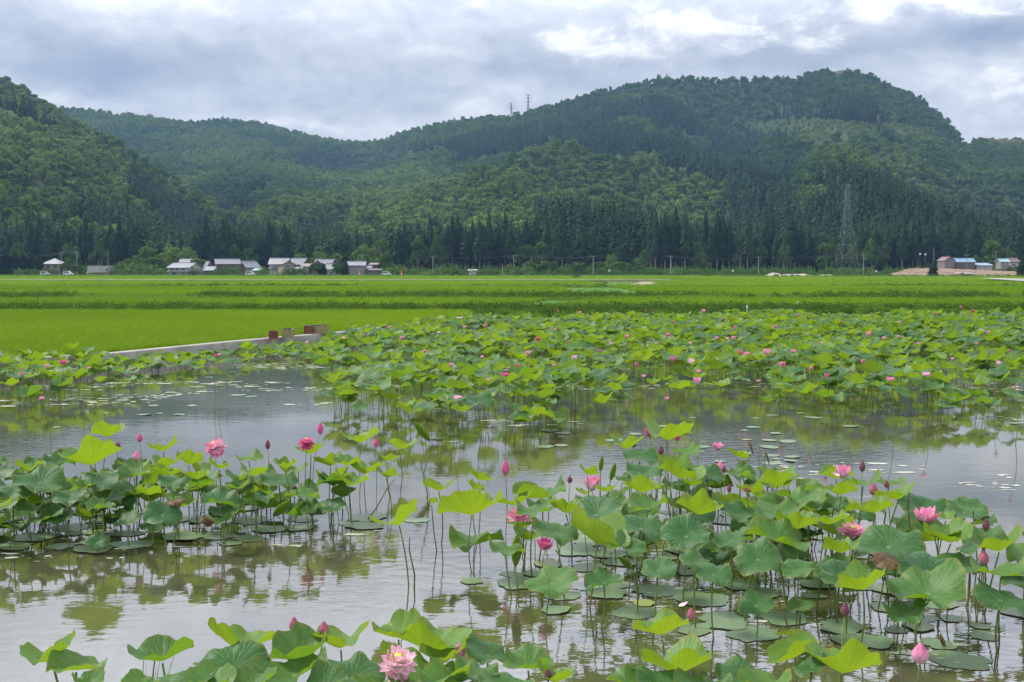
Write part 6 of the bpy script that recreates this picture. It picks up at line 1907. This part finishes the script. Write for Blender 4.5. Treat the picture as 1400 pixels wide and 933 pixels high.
pylon(1157, 378, 249, 425, 7.6, 'large steel lattice pylon standing at the field edge before the right woods', ((.97, 1.0), (.88, 1.6), (.79, 1.8), (.70, 1.6)), .052, .62, GZ)
ar = ((.92, 4.6), (.8, 5.4), (.68, 4.6))
pylon(699, 168, 140, 1690, 6, 'lower left one of two small pylons on the saddle skyline', ar, .16); pylon(722, 163, 128, 1660, 6, 'taller right one of two small pylons on the saddle skyline', ar, .20)
pylon(740, 196, 158, 1400, 6, 'faint pylon on the slope below the two skyline pylons', ar, .15); pylon(773, 196, 160, 1380, 6, 'faint pylon just above the rounded middle hilltop', ar, .15); pylon(875, 214, 182, 1240, 6, 'faint pylon on the slope right of the middle hilltop', ar, .13)
pylon(923, 236, 207, 1150, 5.5, 'faint pylon halfway between the middle hilltop and the tall grey hillside pylon', ar, .12); pylon(997, 268, 217, 930, 7, 'tall grey pylon behind the right shoulder of the middle hill', ar, .13)
pylon(1075, 290, 258, 900, 5, 'slender pylon behind the right foot of the middle hill', ar, .1)

m_orange = rough_mat('orange_red_marker', (0.62, 0.10, 0.04), (0.7, 0.16, 0.06), 3, .6); m_wh = rough_mat('white_paint', (0.5, 0.5, 0.5), (0.56, 0.56, 0.56), 3, .5)
for px, top, bot, lb in ((491.5, 368.5, 377, 'orange marker cone-post before the windowless barn'), (549, 369, 377, 'orange marker cone-post alone right of the sheds')):
    b = at_Y(px, bot, 415); h = at_Y(px, top, 415).z - GZ
    t = empty('marker_post', (b.x, 415, GZ), 0, lb, 'marker')
    mb = MB(); mb.lathe([(.42, 0), (.42, .06), (.30, .07), (.16, h * .6), (.12, h)], 10); mb.build('cone', m_orange, t)
    mb = MB(); mb.lathe([(.26, h * .32), (.215, h * .44)], 10); mb.build('white_band', m_wh, t)
for px, py, D, lb in ((645, 369.5, 410, 'round white mirror on a post above the small grey hut'), (833, 370.3, 412, 'round white mirror on a post left of the dirt road'), (1002, 370.5, 412, 'round white mirror on a post left of the gravel heaps'), (1198, 371, 408, 'round white mirror on a post right of the pylon'),
                      (1258, 347.5, 425, 'left one of two white lamps above the earth bank'), (1265, 348, 425, 'right one of two white lamps above the earth bank')):
    c = at_Y(px, py, D); h = c.z - GZ
    t = empty('mirror_post' if 'mirror' in lb else 'lamp_post', (c.x, D, GZ), 0, lb, 'mirror' if 'mirror' in lb else 'lamp')
    mb = MB(); mb.tube([(0, .05, -.1), (0, .05, h)], .05, 6); mb.build('post', m_steel, t)
    mb = MB(); mb.tube([(0, -.03, h), (0, .0, h), (0, .04, h)], [.34, .40, .36], 14); mb.build('disc', m_wh, t)
# slender stakes in the fields
for px, top, bot, D, m_, lb in ((1021.5, 419, 436, 57.5, m_wh, 'thin white stake in the weeds at the pond\'s far shore'), (101, 418, 424, 66, m_wh, 'short white stake on the bank above the left paddy'), (1091, 413, 418, 73, m_wh, 'short white stake at the front of the right rice strip'), (1397, 391, 397, 150, m_red, 'small red stake in the paddies at the right edge')):
    c = at_Y(px, top, D)
    t = empty('stake', (c.x, D, GZ), 0, lb, 'stake'); h = c.z - GZ
    mb = MB(); mb.tube([(0, 0, -.2), (0, 0, h)], .03, 8); mb.build('rod', m_, t); mb = MB(); mb.lathe([(.042, h - .12), (.042, h + .02), (.02, h + .05)], 8); mb.build('cap', m_, t)

# parked white cars by the farmhouses
m_car = rough_mat('white_car_paint', (0.45, 0.45, 0.45), (0.5, 0.5, 0.5), 2, .3, .5); m_tyre = rough_mat('tyre', (0.02, 0.02, 0.02), (0.03, 0.03, 0.03), 5, .8)
prof = [(-1.7, .3), (-1.72, .8), (-1.6, 1.0), (-1.45, 1.62), (-1.3, 1.74), (.2, 1.74), (.4, 1.68), (1.0, 1.02), (1.6, .9), (1.72, .65), (1.7, .3)]
for px, D, lb in ((94.5, 424, 'small white car parked left of the white shed'), (343, 424, 'small white car right of the big brown farmhouse'), (529, 420, 'small white car between the red-brown shed and the orange marker'), (63, 426, 'small white car below the lone tan house')):
    x = (px - 700) / FPX * D
    t = empty('parked_car', (x, D, GZ), 0, lb, 'car', 'white cars parked by the farmhouses')
    mb = MB(); n = len(prof); vs_ = [(a, -.72, z) for a, z in prof] + [(a, .72, z) for a, z in prof]
    mb.add(vs_, [tuple(range(n))[::1], tuple(range(n, 2 * n))[::-1]] + [(i, n + i, n + (i + 1) % n, (i + 1) % n) for i in range(n)]); mb.build('body', m_car, t)
    for a0, a1 in ((-1.3, -.45), (-.35, .35)):
        w = MB(); w.box(a0, a1, -.735, -.70, 1.05, 1.55); w.build('side_window', m_glass, t)
    for a in (-1.1, 1.1):
        for s in (-.66, .66):
            w = MB(); w.tube([(a, s - .09, .3), (a, s + .09, .3)], .3, 14); w.build('wheel', m_tyre, t)

# ------------------------------------------------------------------ air
m_haze, nt, out = newmat('blue_haze')
pv = nd(nt, 'ShaderNodeVolumePrincipled', {'Color': (0.36, 0.62, 1.0, 1), 'Density': HAZE, 'Anisotropy': 0.1})
nt.links.new(pv.outputs[0], out.inputs['Volume'])
mb = MB(); mb.box(-1900, 1900, -60, 2700, -1.7, 440)
hz = mb.build('haze', m_haze); tag(hz, 'pale blue summer haze over the valley', 'haze', kind='stuff')

# ------------------------------------------------------------------ labels of the individual leaves and pads
def relation(px, py, lx, ly):
    dx, dy = px - lx, py - ly
    if abs(dx) > abs(dy) * 1.2: return 'right of' if dx > 0 else 'left of'
    return 'below' if dy > 0 else 'above'


def look(q):
    if q['dead'] > .3: return 'browned withered'
    if q['kind'] == 'rolled': return 'tightly rolled young'
    if q['kind'] == 'fold': return 'folded light green' if q['tint'] > .6 else 'folded green'
    if q['kind'] == 'droop': return 'drooping green'
    if q['tint'] > .62: return 'bright yellow-green cupped' if q['kind'] == 'cup' else 'bright yellow-green wavy'
    if q['tint'] > .3: return 'mid-green wavy'
    return 'flat blue-green' if q['kind'] == 'flat' else 'wavy blue-green'


def label_all(items, noun, group_of):
    grp = defaultdict(list)
    for it in items:
        px, py = it['px'], it['py']
        s, lx, ly = min(LAND, key=lambda a: (a[1] - px) ** 2 + ((a[2] - py) * 1.3) ** 2)
        grp[(it['look'], relation(px, py, lx, ly), s)].append((math.hypot(px - lx, py - ly), it))
    for (lk, rel, s), v in grp.items():
        v.sort(key=lambda a: a[0])
        for k, (_, it) in enumerate(v):
            od = '' if len(v) == 1 else ('nearest ' if k == 0 else nth(k + 1) + ' nearest ')
            it['o']['label'] = f'{od}{lk} {noun} {rel} {s}'.replace('nearest large floating', 'nearest large').replace('nearest small floating', 'nearest small') if len(f'{od}{lk} {noun} {rel} {s}'.split()) > 15 else f'{od}{lk} {noun} {rel} {s}'
            it['o']['category'] = it['cat']; it['o']['group'] = group_of(it)


for q in LEAVES:
    q['px'], q['py'] = proj(q['c']); q['look'] = look(q); q['cat'] = 'lotus leaf'
CG = {'front': 'lotus leaves of the front row', 'left': 'lotus leaves of the left clump', 'right': 'lotus leaves of the right clump', 'middle': 'lotus leaves standing between the clumps', 'far': 'lotus leaves at the near edge of the far mass'}
label_all(LEAVES, 'leaf', lambda it: CG[it['clump']])
its = []
for o, x, y, d, tn, cl in pads:
    px, py = proj((x, y, 0))
    its.append(dict(o=o, px=px, py=py, look='yellowed floating' if tn > .5 else ('large floating' if d > .38 else 'small floating'), cat='lily pad'))
label_all(its, 'pad', lambda it: 'lotus leaves floating flat on the water')
